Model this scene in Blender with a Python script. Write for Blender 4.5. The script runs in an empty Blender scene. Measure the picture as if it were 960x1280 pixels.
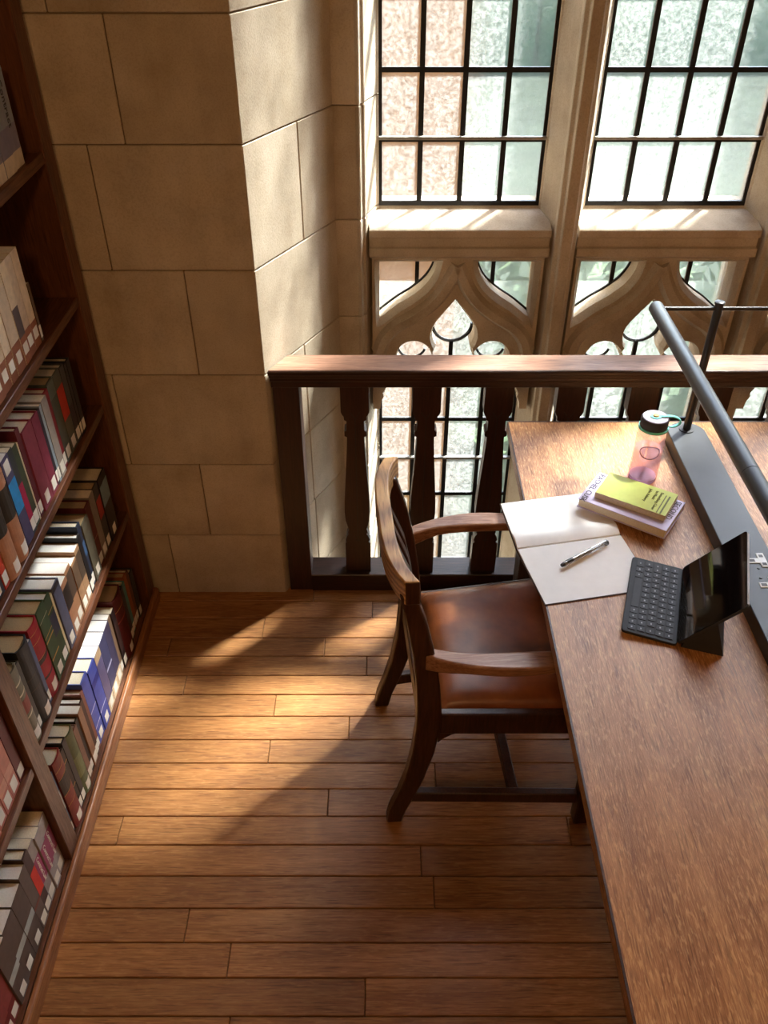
import bpy, bmesh, math, random
from mathutils import Vector, Matrix
from math import sin, cos, pi, radians
random.seed(7)
S = bpy.context.scene
C = S.collection

# ------------------------------------------------------------------ camera
cam = bpy.data.objects.new('camera', bpy.data.cameras.new('camera'))
C.objects.link(cam)
cam.location = (0, 0, 2.1)
cam.rotation_euler = (radians(90 - 38.6), 0, 0)
cam.data.sensor_fit = 'AUTO'
cam.data.sensor_width = 36
cam.data.lens = 36 * 1070 / 1280
cam.data.shift_x = 2 / 1280
cam.data.clip_start = 0.02
S.camera = cam

# ------------------------------------------------------------------ sky, sun, exposure
world = bpy.data.worlds.new('sky')
S.world = world
world.use_nodes = True
wn = world.node_tree.nodes
sky = wn.new('ShaderNodeTexSky')
sky.sky_type = 'NISHITA'
sky.sun_disc = False
sky.sun_elevation = radians(55)
sky.sun_rotation = radians(40)
sky.air_density = 1.0
sky.dust_density = 2.0
world.node_tree.links.new(sky.outputs[0], wn['Background'].inputs[0])
wn['Background'].inputs[1].default_value = 1.05

SUN_AZ, SUN_EL = radians(49), radians(55)
sl = bpy.data.lights.new('sun', 'SUN')
sl.energy = 46
sl.angle = radians(7)
sl.color = (1.0, 0.97, 0.935)
sun = bpy.data.objects.new('sun', sl)
C.objects.link(sun)
sd = Vector((-sin(SUN_AZ) * cos(SUN_EL), -cos(SUN_AZ) * cos(SUN_EL), -sin(SUN_EL)))
sun.rotation_euler = sd.to_track_quat('-Z', 'Y').to_euler()
sun.location = (4, 6, 6)

S.view_settings.view_transform = 'Standard'
S.view_settings.look = 'None'
S.view_settings.gamma = 1
S.view_settings.use_curve_mapping = False
S.view_settings.exposure = 0.72

# ------------------------------------------------------------------ materials
MATS = {}
def srgb(r, g, b):
    f = lambda c: c / 12.92 if c <= 0.04045 else ((c + 0.055) / 1.055) ** 2.4
    return (f(r / 255), f(g / 255), f(b / 255), 1)

def new_mat(name):
    m = bpy.data.materials.new(name)
    m.use_nodes = True
    nt = m.node_tree
    return m, nt, nt.nodes, nt.links, nt.nodes['Principled BSDF']

def vec_noise(N, L, vec, scale, detail=4, rough=.55):
    n = N.new('ShaderNodeTexNoise')
    n.inputs['Scale'].default_value = scale
    n.inputs['Detail'].default_value = detail
    n.inputs['Roughness'].default_value = rough
    L.new(vec, n.inputs['Vector'])
    return n.outputs['Fac']

def ramp(N, L, fac, stops):
    r = N.new('ShaderNodeValToRGB')
    e = r.color_ramp.elements
    while len(e) < len(stops):
        e.new(0.5)
    for i, (p, c) in enumerate(stops):
        e[i].position = p
        e[i].color = c
    L.new(fac, r.inputs[0])
    return r.outputs[0]

def mixc(N, L, a, b, fac, mode='MIX'):
    m = N.new('ShaderNodeMix')
    m.data_type = 'RGBA'
    m.blend_type = mode
    for sock, v in ((0, fac), (6, a), (7, b)):
        if isinstance(v, (tuple, float, int)):
            m.inputs[sock].default_value = v
        else:
            L.new(v, m.inputs[sock])
    return m.outputs[2]

def coords(N, L, scale=(1, 1, 1), rnd=True, rot=(0, 0, 0)):
    tc = N.new('ShaderNodeTexCoord')
    mp = N.new('ShaderNodeMapping')
    mp.inputs['Scale'].default_value = scale
    mp.inputs['Rotation'].default_value = rot
    L.new(tc.outputs['Object'], mp.inputs['Vector'])
    if rnd:
        oi = N.new('ShaderNodeObjectInfo')
        ml = N.new('ShaderNodeVectorMath')
        ml.operation = 'SCALE'
        ml.inputs[0].default_value = (37., 53., 71.)
        L.new(oi.outputs['Random'], ml.inputs['Scale'])
        L.new(ml.outputs[0], mp.inputs['Location'])
    return mp.outputs[0]

def bump(N, L, b, height, strength=.2, dist=.002):
    n = N.new('ShaderNodeBump')
    n.inputs['Strength'].default_value = strength
    n.inputs['Distance'].default_value = dist
    L.new(height, n.inputs['Height'])
    L.new(n.outputs[0], b.inputs['Normal'])

def wood(name, dark, mid, light, axis='x', rough=.4, fleck=0.0, var=.25, grain=1.0, spec=.5, rings=0.0, bstr=.25):
    m, nt, N, L, b = new_mat(name)
    ai = 'xyz'.index(axis)
    sc = [190., 190., 190.]
    sc[ai] = 13.
    v = coords(N, L, tuple(s * grain for s in sc))
    g1 = vec_noise(N, L, v, 1.0, 6, .65)
    sc2 = [24., 24., 24.]
    sc2[ai] = 2.2
    v2 = coords(N, L, tuple(sc2))
    g2 = vec_noise(N, L, v2, 1.0, 3, .5)
    col = ramp(N, L, g1, [(.28, dark), (.5, mid), (.74, light)])
    col2 = ramp(N, L, g2, [(.3, dark), (.52, mid), (.75, light)])
    col = mixc(N, L, col, col2, .35)
    if rings:
        w = N.new('ShaderNodeTexWave')
        w.wave_type = 'RINGS'
        w.inputs['Scale'].default_value = rings
        w.inputs['Distortion'].default_value = 3.0
        w.inputs['Detail'].default_value = 2
        sc3 = [1., 1., 1.]
        sc3[ai] = .18
        L.new(coords(N, L, tuple(sc3)), w.inputs['Vector'])
        rc = ramp(N, L, w.outputs['Fac'], [(.0, dark), (.35, mid), (1., light)])
        col = mixc(N, L, col, rc, .55)
    if fleck:
        sc4 = [150., 150., 150.]
        sc4[ai] = 34.
        f = vec_noise(N, L, coords(N, L, tuple(q * (.5 + .5 * grain) for q in sc4), rot=(0, 0, .12)), 1.0, 2, .5)
        fm = ramp(N, L, f, [(.56, (0, 0, 0, 1)), (.66, (1, 1, 1, 1))])
        mm = N.new('ShaderNodeMath')
        mm.operation = 'MULTIPLY'
        L.new(fm, mm.inputs[0])
        mm.inputs[1].default_value = fleck
        col = mixc(N, L, col, light, mm.outputs[0])
    # dark pores
    sp = [260., 260., 260.]
    sp[ai] = 16.
    po = vec_noise(N, L, coords(N, L, tuple(sp)), 1.0, 1, .5)
    pm = ramp(N, L, po, [(.30, (.62, .58, .55, 1)), (.42, (1, 1, 1, 1))])
    col = mixc(N, L, col, pm, 1.0, 'MULTIPLY')
    oi = N.new('ShaderNodeObjectInfo')
    vr = ramp(N, L, oi.outputs['Random'], [(0, (1 - var, 1 - var, 1 - var, 1)), (1, (1, 1, 1, 1))])
    col = mixc(N, L, col, vr, 1.0, 'MULTIPLY')
    L.new(col, b.inputs['Base Color'])
    rr = ramp(N, L, g1, [(.3, (rough + .12,) * 3 + (1,)), (.7, (rough - .06,) * 3 + (1,))])
    L.new(rr, b.inputs['Roughness'])
    b.inputs['Specular IOR Level'].default_value = spec
    bump(N, L, b, g1, bstr, .0015)
    MATS[name] = m
    return m

def stone(name, c1, c2, c3, rough=.85, var=.12):
    m, nt, N, L, b = new_mat(name)
    v = coords(N, L, (1, 1, 1))
    n1 = vec_noise(N, L, v, 5.0, 5, .6)
    vs = coords(N, L, (14, 14, 2.2))
    n2 = vec_noise(N, L, vs, 1.0, 3, .5)
    n3 = vec_noise(N, L, v, 240.0, 2, .6)
    col = ramp(N, L, n1, [(.3, c1), (.5, c2), (.72, c3)])
    st = ramp(N, L, n2, [(.3, (.86, .84, .8, 1)), (.6, (1, 1, 1, 1))])
    col = mixc(N, L, col, st, .8, 'MULTIPLY')
    sp = ramp(N, L, n3, [(.35, (.82, .8, .78, 1)), (.55, (1, 1, 1, 1))])
    col = mixc(N, L, col, sp, .7, 'MULTIPLY')
    oi = N.new('ShaderNodeObjectInfo')
    vr = ramp(N, L, oi.outputs['Random'], [(0, (1 - var, 1 - var * 1.1, 1 - var * 1.25, 1)), (1, (1, 1, 1, 1))])
    col = mixc(N, L, col, vr, 1.0, 'MULTIPLY')
    L.new(col, b.inputs['Base Color'])
    b.inputs['Roughness'].default_value = rough
    b.inputs['Specular IOR Level'].default_value = .2
    bump(N, L, b, n3, .25, .002)
    MATS[name] = m
    return m

def plain(name, col, rough=.5, spec=.5, metal=0., noise=.12, scale=40., bstr=0., coat=0.):
    m, nt, N, L, b = new_mat(name)
    v = coords(N, L)
    n = vec_noise(N, L, v, scale, 3, .6)
    lo = tuple(c * (1 - noise) for c in col[:3]) + (1,)
    hi = tuple(min(1, c * (1 + noise)) for c in col[:3]) + (1,)
    L.new(ramp(N, L, n, [(.3, lo), (.7, hi)]), b.inputs['Base Color'])
    b.inputs['Roughness'].default_value = rough
    b.inputs['Specular IOR Level'].default_value = spec
    b.inputs['Metallic'].default_value = metal
    b.inputs['Coat Weight'].default_value = coat
    if bstr:
        bump(N, L, b, n, bstr, .001)
    MATS[name] = m
    return m

wood('floor_oak', srgb(116, 72, 38), srgb(166, 112, 62), srgb(206, 154, 96), 'x', .38, .30, .28, 1.0)
wood('table_oak', srgb(98, 56, 28), srgb(168, 114, 68), srgb(222, 174, 118), 'y', .32, .5, .05, 2.4, bstr=.4)
wood('rail_wood', srgb(28, 13, 9), srgb(48, 24, 16), srgb(72, 40, 28), 'x', .38, .1, .1)
wood('baluster_wood', srgb(30, 13, 9), srgb(50, 23, 15), srgb(72, 36, 24), 'z', .42, .1, .15)
wood('chair_wood', srgb(112, 72, 50), srgb(158, 112, 84), srgb(200, 156, 124), 'x', .34, .2, .1)
wood('crest_wood', srgb(104, 66, 34), srgb(178, 130, 76), srgb(226, 182, 118), 'y', .36, .05, .1, 1.0, rings=26.)
wood('pale_rail', srgb(100, 70, 54), srgb(142, 104, 84), srgb(176, 138, 116), 'x', .34, .1, .1)
wood('leg_wood', srgb(38, 19, 11), srgb(62, 33, 20), srgb(94, 56, 34), 'z', .36, .1, .1)
wood('case_wood', srgb(58, 30, 17), srgb(92, 52, 28), srgb(124, 76, 43), 'z', .38, .1, .1)
wood('shelf_wood', srgb(58, 30, 17), srgb(92, 52, 28), srgb(124, 76, 43), 'y', .38, .1, .1)
wood('plinth_wood', srgb(102, 60, 32), srgb(140, 88, 50), srgb(170, 116, 72), 'y', .36, .1, .1)
stone('ashlar', srgb(176, 163, 143), srgb(193, 180, 160), srgb(207, 196, 178))
stone('dressed_stone', srgb(172, 158, 138), srgb(192, 179, 160), srgb(206, 195, 178))
stone('mortar', srgb(112, 96, 76), srgb(130, 112, 90), srgb(146, 128, 104))
stone('outside_stone', srgb(128, 88, 46), srgb(140, 97, 51), srgb(152, 107, 58))
plain('plaster', srgb(188, 170, 146), .8, .2)
plain('panelling', srgb(84, 58, 40), .6, .3)
plain('lead', srgb(30, 30, 31), .5, .4, .3, .2)
plain('saddle_bar', srgb(150, 148, 142), .45, .5, .4, .2)
plain('lamp_black', srgb(34, 35, 38), .38, .5, .0, .08)
plain('lamp_grey', srgb(50, 54, 60), .42, .5, .0, .05)
plain('plate_white', srgb(226, 226, 222), .4, .5)
plain('plate_slot', srgb(92, 92, 92), .5, .3)
plain('paper', srgb(244, 244, 243), .75, .2, noise=.02)
plain('notebook_cover', srgb(70, 50, 40), .7, .2)
plain('pages', srgb(218, 208, 186), .85, .1, noise=.1, scale=300.)
plain('pages_white', srgb(216, 213, 208), .85, .1, noise=.06, scale=300.)
plain('pages_tan', srgb(176, 152, 116), .85, .1, noise=.12, scale=300.)
plain('sticker', srgb(228, 224, 214), .6, .2, noise=.05)
plain('ink', srgb(60, 58, 66), .6, .2)
plain('gold', srgb(190, 150, 80), .4, .5, .5)
plain('tablet_case', srgb(46, 48, 52), .62, .3, noise=.06, scale=400., bstr=.1)
plain('key', srgb(58, 60, 65), .6, .3)
plain('key_mark', srgb(150, 152, 156), .6, .2)
plain('screen_glass', srgb(7, 7, 9), .05, .5)
plain('tablet_edge', srgb(214, 214, 216), .3, .5, .6)
plain('leather_piping', srgb(120, 60, 28), .4, .4)
plain('bottle_lid', srgb(62, 56, 62), .5, .4)
plain('bottle_lid_top', srgb(206, 196, 222), .45, .4)
plain('bottle_loop', srgb(120, 214, 204), .5, .4)
plain('bottle_rivet', srgb(232, 160, 74), .4, .4)
plain('bottle_print', srgb(96, 92, 126), .6, .2)
plain('pen_metal', srgb(190, 188, 184), .25, .5, .7)
plain('pen_dark', srgb(30, 30, 34), .4, .5)
plain('lilac_cover', srgb(200, 192, 222), .5, .3, noise=.04)
plain('lime_cover', srgb(192, 202, 98), .5, .3, noise=.05)
plain('lime_ink', srgb(110, 116, 70), .6, .2)
plain('grass', srgb(29, 35, 28), .9, .1, noise=.35, scale=2.)
plain('leaf', srgb(58, 76, 50), .7, .2, noise=.5, scale=8.)
plain('lamp_brass', srgb(150, 116, 60), .35, .5, .8)

def leather():
    m, nt, N, L, b = new_mat('leather')
    v = coords(N, L, rnd=False)
    n = vec_noise(N, L, v, 9., 4, .6)
    f = vec_noise(N, L, v, 420., 2, .6)
    col = ramp(N, L, n, [(.3, srgb(110, 56, 26)), (.55, srgb(146, 82, 40)), (.75, srgb(172, 104, 54))])
    L.new(col, b.inputs['Base Color'])
    b.inputs['Roughness'].default_value = .36
    b.inputs['Specular IOR Level'].default_value = .5
    bump(N, L, b, f, .25, .001)
    MATS['leather'] = m
leather()

def window_glass(name):
    m, nt, N, L, b = new_mat(name)
    out = N['Material Output']
    N.remove(b)
    v = coords(N, L)
    n1 = vec_noise(N, L, v, 90., 3, .6)
    n2 = vec_noise(N, L, coords(N, L, (40, 40, 6)), 1.0, 3, .6)
    bp = N.new('ShaderNodeBump')
    bp.inputs['Strength'].default_value = .5
    bp.inputs['Distance'].default_value = .003
    L.new(n1, bp.inputs['Height'])
    tr = N.new('ShaderNodeBsdfTransparent')
    tr.inputs[0].default_value = (.92, .96, .93, 1)
    rf = N.new('ShaderNodeBsdfRefraction')
    rf.inputs['Color'].default_value = (.92, .96, .93, 1)
    rf.inputs['Roughness'].default_value = .45
    rf.inputs['IOR'].default_value = 1.2
    L.new(bp.outputs[0], rf.inputs['Normal'])
    tl = N.new('ShaderNodeBsdfTranslucent')
    c = ramp(N, L, n2, [(.3, (.66, .70, .67, 1)), (.7, (.90, .95, .92, 1))])
    L.new(c, tl.inputs[0])
    L.new(bp.outputs[0], tl.inputs['Normal'])
    gl = N.new('ShaderNodeBsdfGlossy')
    gl.inputs['Roughness'].default_value = .2
    L.new(bp.outputs[0], gl.inputs['Normal'])
    def mixs(f, x, y):
        q = N.new('ShaderNodeMixShader')
        if isinstance(f, float):
            q.inputs[0].default_value = f
        else:
            L.new(f, q.inputs[0])
        L.new(x.outputs[0], q.inputs[1])
        L.new(y.outputs[0], q.inputs[2])
        return q
    m1 = mixs(.42, tr, rf)
    f2 = ramp(N, L, n1, [(.3, (.03,) * 3 + (1,)), (.7, (.11,) * 3 + (1,))])
    m2 = mixs(f2, m1, tl)
    m3 = mixs(.03, m2, gl)
    L.new(m3.outputs[0], out.inputs[0])
    MATS[name] = m
    m, nt, N, L, b = new_mat('clear_back')
    N.remove(b)
    tr = N.new('ShaderNodeBsdfTransparent')
    L.new(tr.outputs[0], N['Material Output'].inputs[0])
    MATS['clear_back'] = m
window_glass('obscured_glass')
def glaze(me):
    # only the face towards the room carries the rippled surface
    me.materials.clear()
    me.materials.append(MATS['obscured_glass'])
    me.materials.append(MATS['clear_back'])
    for p in me.polygons:
        p.material_index = 0 if p.normal.y < -.7 else 1

def clear_tint(name, col, gloss=.12, body=.12):
    m, nt, N, L, b = new_mat(name)
    out = N['Material Output']
    N.remove(b)
    v = coords(N, L)
    n1 = vec_noise(N, L, v, 30., 2, .5)
    tr = N.new('ShaderNodeBsdfTransparent')
    L.new(ramp(N, L, n1, [(.3, tuple(x * .95 for x in col[:3]) + (1,)), (.7, col)]), tr.inputs[0])
    df = N.new('ShaderNodeBsdfTranslucent')
    df.inputs[0].default_value = col
    gl = N.new('ShaderNodeBsdfGlossy')
    gl.inputs['Roughness'].default_value = .06
    a = N.new('ShaderNodeMixShader')
    a.inputs[0].default_value = body
    L.new(tr.outputs[0], a.inputs[1])
    L.new(df.outputs[0], a.inputs[2])
    b2 = N.new('ShaderNodeMixShader')
    b2.inputs[0].default_value = .05
    L.new(a.outputs[0], b2.inputs[1])
    L.new(gl.outputs[0], b2.inputs[2])
    L.new(b2.outputs[0], out.inputs[0])
    MATS[name] = m
clear_tint('bottle_pink', (.93, .79, .82, 1), body=.06)
clear_tint('bottle_water', (.97, .90, .94, 1), body=.04)
clear_tint('bottle_base', (.92, .82, .97, 1), body=.4)
clear_tint('bottle_print_fill', (.74, .73, .84, 1), body=.45)
clear_tint('pen_clear', (.93, .93, .93, 1), body=.25)

def emit(name, col, s):
    m, nt, N, L, b = new_mat(name)
    b.inputs['Base Color'].default_value = col
    b.inputs['Emission Color'].default_value = col
    b.inputs['Emission Strength'].default_value = s
    MATS[name] = m
emit('lamp_globe', (1., .78, .5, 1), 3.)

BOOKCOL = {}
def bookmat(rgb, rough=.5):
    k = (rgb, rough)
    if k not in BOOKCOL:
        m = plain('cloth_%d_%d_%d' % rgb, srgb(*rgb), rough, .35, noise=.12, scale=60.)
        BOOKCOL[k] = m
    return BOOKCOL[k]

# ------------------------------------------------------------------ mesh helpers
def mesh(name, verts, faces):
    me = bpy.data.meshes.new(name)
    me.from_pydata([tuple(v) for v in verts], [], faces)
    me.validate()
    return me

class MB:
    def __init__(s):
        s.v = []
        s.f = []
    def add(s, vs, fs):
        o = len(s.v)
        s.v += [tuple(v) for v in vs]
        s.f += [tuple(i + o for i in f) for f in fs]
        return s
    def box(s, x0, x1, y0, y1, z0, z1):
        vs = [(x, y, z) for z in (z0, z1) for y in (y0, y1) for x in (x0, x1)]
        return s.add(vs, [(0, 2, 3, 1), (4, 5, 7, 6), (0, 1, 5, 4), (2, 6, 7, 3), (0, 4, 6, 2), (1, 3, 7, 5)])
    def prism(s, poly, a, b, axis='z', fa=None, fb=None):
        # poly: list of 2D points; axis z -> (x,y), x -> (y,z), y -> (x,z); fa/fb: per-point end positions
        n = len(poly)
        area = sum(poly[i][0] * poly[(i + 1) % n][1] - poly[(i + 1) % n][0] * poly[i][1] for i in range(n))
        flip = (area < 0)
        if axis == 'y':
            flip = not flip
        def pt(p, t):
            if axis == 'z': return (p[0], p[1], t)
            if axis == 'x': return (t, p[0], p[1])
            return (p[0], t, p[1])
        vs = [pt(p, fa(p) if fa else a) for p in poly] + [pt(p, fb(p) if fb else b) for p in poly]
        fs = [tuple(range(n))[::-1], tuple(range(n, 2 * n))]
        fs += [(i, (i + 1) % n, n + (i + 1) % n, n + i) for i in range(n)]
        if flip:
            fs = [f[::-1] for f in fs]
        return s.add(vs, fs)
    def tube(s, pts, r, n=12, cap=True):
        pts = [Vector(p) for p in pts]
        k = len(pts)
        rs = r if isinstance(r, (list, tuple)) else [r] * k
        vs = []
        ref = None
        for i, p in enumerate(pts):
            t = (pts[min(i + 1, k - 1)] - pts[max(i - 1, 0)]).normalized()
            if ref is None:
                ref = Vector((0, 0, 1)) if abs(t.z) < .9 else Vector((1, 0, 0))
            u = t.cross(ref).normalized()
            w = u.cross(t).normalized()
            ref = w
            for j in range(n):
                a = 2 * pi * j / n
                vs.append(p + (u * cos(a) + w * sin(a)) * rs[i])
        fs = [(i * n + j, i * n + (j + 1) % n, (i + 1) * n + (j + 1) % n, (i + 1) * n + j) for i in range(k - 1) for j in range(n)]
        if cap:
            fs += [tuple(range(n))[::-1], tuple(range((k - 1) * n, k * n))]
        return s.add(vs, fs)
    def loft(s, rings, cap=True):
        n = len(rings[0])
        k = len(rings)
        vs = [p for r in rings for p in r]
        fs = [(i * n + j, i * n + (j + 1) % n, (i + 1) * n + (j + 1) % n, (i + 1) * n + j) for i in range(k - 1) for j in range(n)]
        if cap:
            fs += [tuple(range(n))[::-1], tuple(range((k - 1) * n, k * n))]
        return s.add(vs, fs)
    def lathe(s, prof, c=(0, 0), n=32):
        rings = [[(c[0] + r * cos(2 * pi * j / n), c[1] + r * sin(2 * pi * j / n), z) for j in range(n)] for r, z in prof]
        return s.loft(rings)
    def build(s, name, mat, parent=None, loc=None, bevel=0, seg=2, smooth=False, norm=True):
        me = mesh(name, s.v, s.f)
        return link(name, me, mat, parent, loc, bevel, seg, smooth, norm)

def link(name, me, mat, parent=None, loc=None, bevel=0, seg=2, smooth=False, norm=True):
    if norm:
        bm = bmesh.new()
        bm.from_mesh(me)
        bmesh.ops.recalc_face_normals(bm, faces=bm.faces)
        bm.to_mesh(me)
        bm.free()
    o = bpy.data.objects.new(name, me)
    C.objects.link(o)
    if mat is not None and not me.materials:
        me.materials.append(MATS[mat] if isinstance(mat, str) else mat)
    if parent is not None:
        o.parent = parent
    if loc is not None:
        o.location = loc
    if bevel:
        b = o.modifiers.new('bevel', 'BEVEL')
        b.width = bevel
        b.segments = seg
        b.limit_method = 'ANGLE'
        b.angle_limit = radians(35)
    if smooth:
        for p in me.polygons:
            p.use_smooth = True
        if smooth != 'all':
            try:
                me.set_sharp_from_angle(angle=radians(smooth if not isinstance(smooth, bool) else 40))
            except Exception:
                pass
    return o

def empty(name, loc=(0, 0, 0), rz=0.):
    o = bpy.data.objects.new(name, None)
    o.empty_display_size = .05
    C.objects.link(o)
    o.location = loc
    o.rotation_euler = (0, 0, rz)
    return o

def tag(o, label=None, cat=None, group=None, kind=None):
    if label: o['label'] = label
    if cat: o['category'] = cat
    if group: o['group'] = group
    if kind: o['kind'] = kind
    return o

def centred(mb):
    # origin at the middle of the mesh so textures vary from piece to piece
    xs = [sum(v[i] for v in mb.v) / len(mb.v) for i in range(3)]
    mb.v = [tuple(v[i] - xs[i] for i in range(3)) for v in mb.v]
    return tuple(xs)

def text_mesh(name, body, size, mat, parent, M, thick=.0003, align='LEFT'):
    cu = bpy.data.curves.new(name, 'FONT')
    cu.body = body
    cu.size = size
    cu.extrude = thick
    cu.align_x = align
    cu.resolution_u = 2
    t = bpy.data.objects.new(name, cu)
    C.objects.link(t)
    dg = bpy.context.evaluated_depsgraph_get()
    dg.update()
    me = bpy.data.meshes.new_from_object(t.evaluated_get(dg))
    bpy.data.objects.remove(t)
    me.transform(M)
    me.materials.clear()
    o = bpy.data.objects.new(name, me)
    me.materials.append(MATS[mat])
    C.objects.link(o)
    o.parent = parent
    return o

# ------------------------------------------------------------------ dimensions
YB = 2.179                       # front face of the stone pier and balustrade
RV0, RV1 = Vector((-.340, YB)), Vector((-.138, 2.56))   # splayed reveal in plan
YG = 2.70                        # glazing plane
LX0, LW, PITCH = -.011, .50, .644
NL = 5
def rv(t):
    p = RV0.lerp(RV1, t)
    return (p.x, p.y)

# ------------------------------------------------------------------ floor
floor = MB().box(-1.12, 3.5, -2.6, 2.30, -.10, -.022).build('floor', 'pen_dark')
tag(floor, 'worn golden oak plank floor with dark seams', None, None, 'structure')
seams = [2.30, 2.135, 2.054, 1.962, 1.881, 1.800, 1.723, 1.640, 1.555, 1.474, 1.389, 1.304, 1.220, 1.134, 1.050, .966, .885, .802]
while seams[-1] > -2.5:
    seams.append(seams[-1] - .0835)
ends = {1: (-.035, 1.2), 2: (-.40, .9), 3: (-.19, -.70, 1.4), 4: (-.05, 1.1), 5: (-.62, .7), 6: (-.33, 1.3), 7: (-.10, .6, 1.5), 8: (-.33, .95), 9: (.15, 1.25),
        10: (-.15, .8), 11: (-.705, .5), 12: (.1, 1.3), 13: (.13, .75), 14: (-.48, .9), 15: (-.365, 1.0), 16: (-.04, 1.1), 17: (-.345, .7)}
for i in range(len(seams) - 1):
    y1, y0 = seams[i], seams[i + 1]
    xs = [-.79] + sorted(ends.get(i, (random.uniform(-.5, .3), random.uniform(.8, 1.6)))) + [3.45]
    for a, b in zip(xs, xs[1:]):
        dz = random.uniform(-.0006, .0006)
        mb = MB().box(a + .0008, b - .0008, y0 + .0014, y1 - .0014, -.021, dz)
        c = centred(mb)
        mb.build('plank', 'floor_oak', floor, c, .0016, 1)

# ------------------------------------------------------------------ stone pier on the left, joint by joint
wl = MB()
wl.prism([(-1.12, YB + .006), (RV0.x - .003, YB + .006), (RV1.x - .006, RV1.y + .001), (RV1.x - .006, 2.95), (-1.12, 2.95)], -1.1, 3.6)
wall_pier = wl.build('wall_left', 'mortar')
tag(wall_pier, 'pier of warm limestone blocks beside the bookcase, with a splayed window reveal', None, None, 'structure')
courses = [-1.1, -.66, -.36, -.055, .262, .549, .866, 1.181, 1.500, 1.779, 2.08, 2.40, 2.72, 3.05, 3.33, 3.6]
fj = {3: (-.714,), 4: (-.572, ), 5: (-.783,), 6: (-.5295,), 7: (-.719,), 8: (-.624,), 9: (-.745,), 10: (-.55,), 11: (-.7,), 12: (-.6,)}
rj = {2: .35, 3: .52, 4: .505, 5: .50, 6: None, 7: .572, 8: None, 9: .47, 10: .7, 11: None, 12: .45}
G = .0015
def ashlar(poly, z0, z1):
    mb = MB().prism(poly, z0, z1)
    c = centred(mb)
    return mb.build('stone', 'ashlar', wall_pier, c, .002, 1)
for i in range(len(courses) - 1):
    z0, z1 = courses[i] + G, courses[i + 1] - G
    xs = [-1.12] + list(fj.get(i, (-.65,))) + [None]
    t = rj.get(i)
    for a, b in zip(xs, xs[1:]):
        if b is not None:
            if z1 > 0:
                ashlar([(a + G, YB), (b - G, YB), (b - G, YB + .03), (a + G, YB + .03)], z0, z1)
        else:
            te = (t if t else 1.0)
            p1 = rv(te - .004)
            nrm = Vector((-(RV1 - RV0).y, (RV1 - RV0).x)).normalized() * .03
            ashlar([(a + G, YB), (RV0.x, YB), p1, (p1[0] + nrm.x, p1[1] + nrm.y), (RV0.x + nrm.x + .012, YB + .03), (a + G, YB + .03)], z0, z1)
            if t:
                q0, q1 = rv(t + .004), rv(1.0)
                ashlar([q0, q1, (q1[0] + nrm.x, q1[1] + nrm.y), (q0[0] + nrm.x, q0[1] + nrm.y)], z0, z1)

# ------------------------------------------------------------------ other walls, ceiling
def wall(name, mb, label, mat='plaster'):
    o = mb.build(name, mat)
    tag(o, label, None, None, 'structure')
    return o
wall('wall_back', MB().box(-1.3, 3.6, -2.8, -2.6, -.1, 3.6), 'dark panelled rear wall of the reading room behind the viewer', 'panelling')
wall('wall_right', MB().box(3.5, 3.7, -2.6, 3.0, -1.1, 3.6), 'dark panelled side wall of the reading room past the table', 'panelling')
wall('wall_bookcase', MB().box(-1.30, -1.12, -2.6, 2.95, -.1, 3.6), 'dark panelled side wall behind the bookcase', 'panelling')
wall('ceiling', MB().box(-1.3, 3.7, -2.8, 3.0, 3.6, 3.75), 'dark timber ceiling of the reading room', 'panelling')
# masonry above, below and to the right of the lights
ZT, ZB = 3.264, -.478
ww = MB()
ww.box(RV1.x - .01, 3.5, 2.62, 2.92, ZT + .02, 3.6)
ww.box(RV1.x - .01, 3.5, 2.62, 2.92, -1.1, ZB - .02)
xr = LX0 + PITCH * NL - .144 + .072
ww.box(xr + .05, 3.5, 2.60, 2.92, ZB - .02, ZT + .02)
wall('wall_window', ww, 'limestone masonry framing the tall leaded windows', 'dressed_stone')
wall('floor_well', MB().box(-1.1, 3.5, 2.0, 2.92, -1.2, -1.1), 'stone bottom of the gap between gallery and window', 'mortar')

# ------------------------------------------------------------------ leaded windows with stone tracery
half = [(.0165, 2.545), (.020, 2.560), (.033, 2.566), (.033, 2.598), (.066, 2.685), (.072, 2.690), (.072, 2.725), (.045, 2.82)]
mull_poly = half + [(-x, y) for x, y in half[::-1]]
jamb_poly = [(-.160, 2.56), (-.074, 2.56), (-.070, 2.552), (-.064, 2.552), (-.060, 2.575), (-.050, 2.580), (-.048, 2.602), (-.018, 2.685), (-.011, 2.690), (-.011, 2.725), (-.04, 2.82), (-.160, 2.9)]
rowsU = [1.185 + .189 * k for k in range(12)]
rowsL = [.389 + .1735 * k for k in range(-5, 2)]
pane_mesh = {}
def pane_obj(w, h, parent, x, z):
    k = (round(w, 4), round(h, 4))
    if k not in pane_mesh:
        pane_mesh[k] = mesh('pane', *(lambda m: (m.v, m.f))(MB().box(-w / 2, w / 2, -.0015, .0015, -h / 2, h / 2)))
        glaze(pane_mesh[k])
    o = bpy.data.objects.new('pane', pane_mesh[k])
    C.objects.link(o)
    o.parent = parent
    o.location = (x, YG + random.uniform(-.0008, .0008), z)
    o.rotation_euler = (radians(random.uniform(-.5, .5)), 0, radians(random.uniform(-.5, .5)))
    return o
bar_mesh = {}
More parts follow.
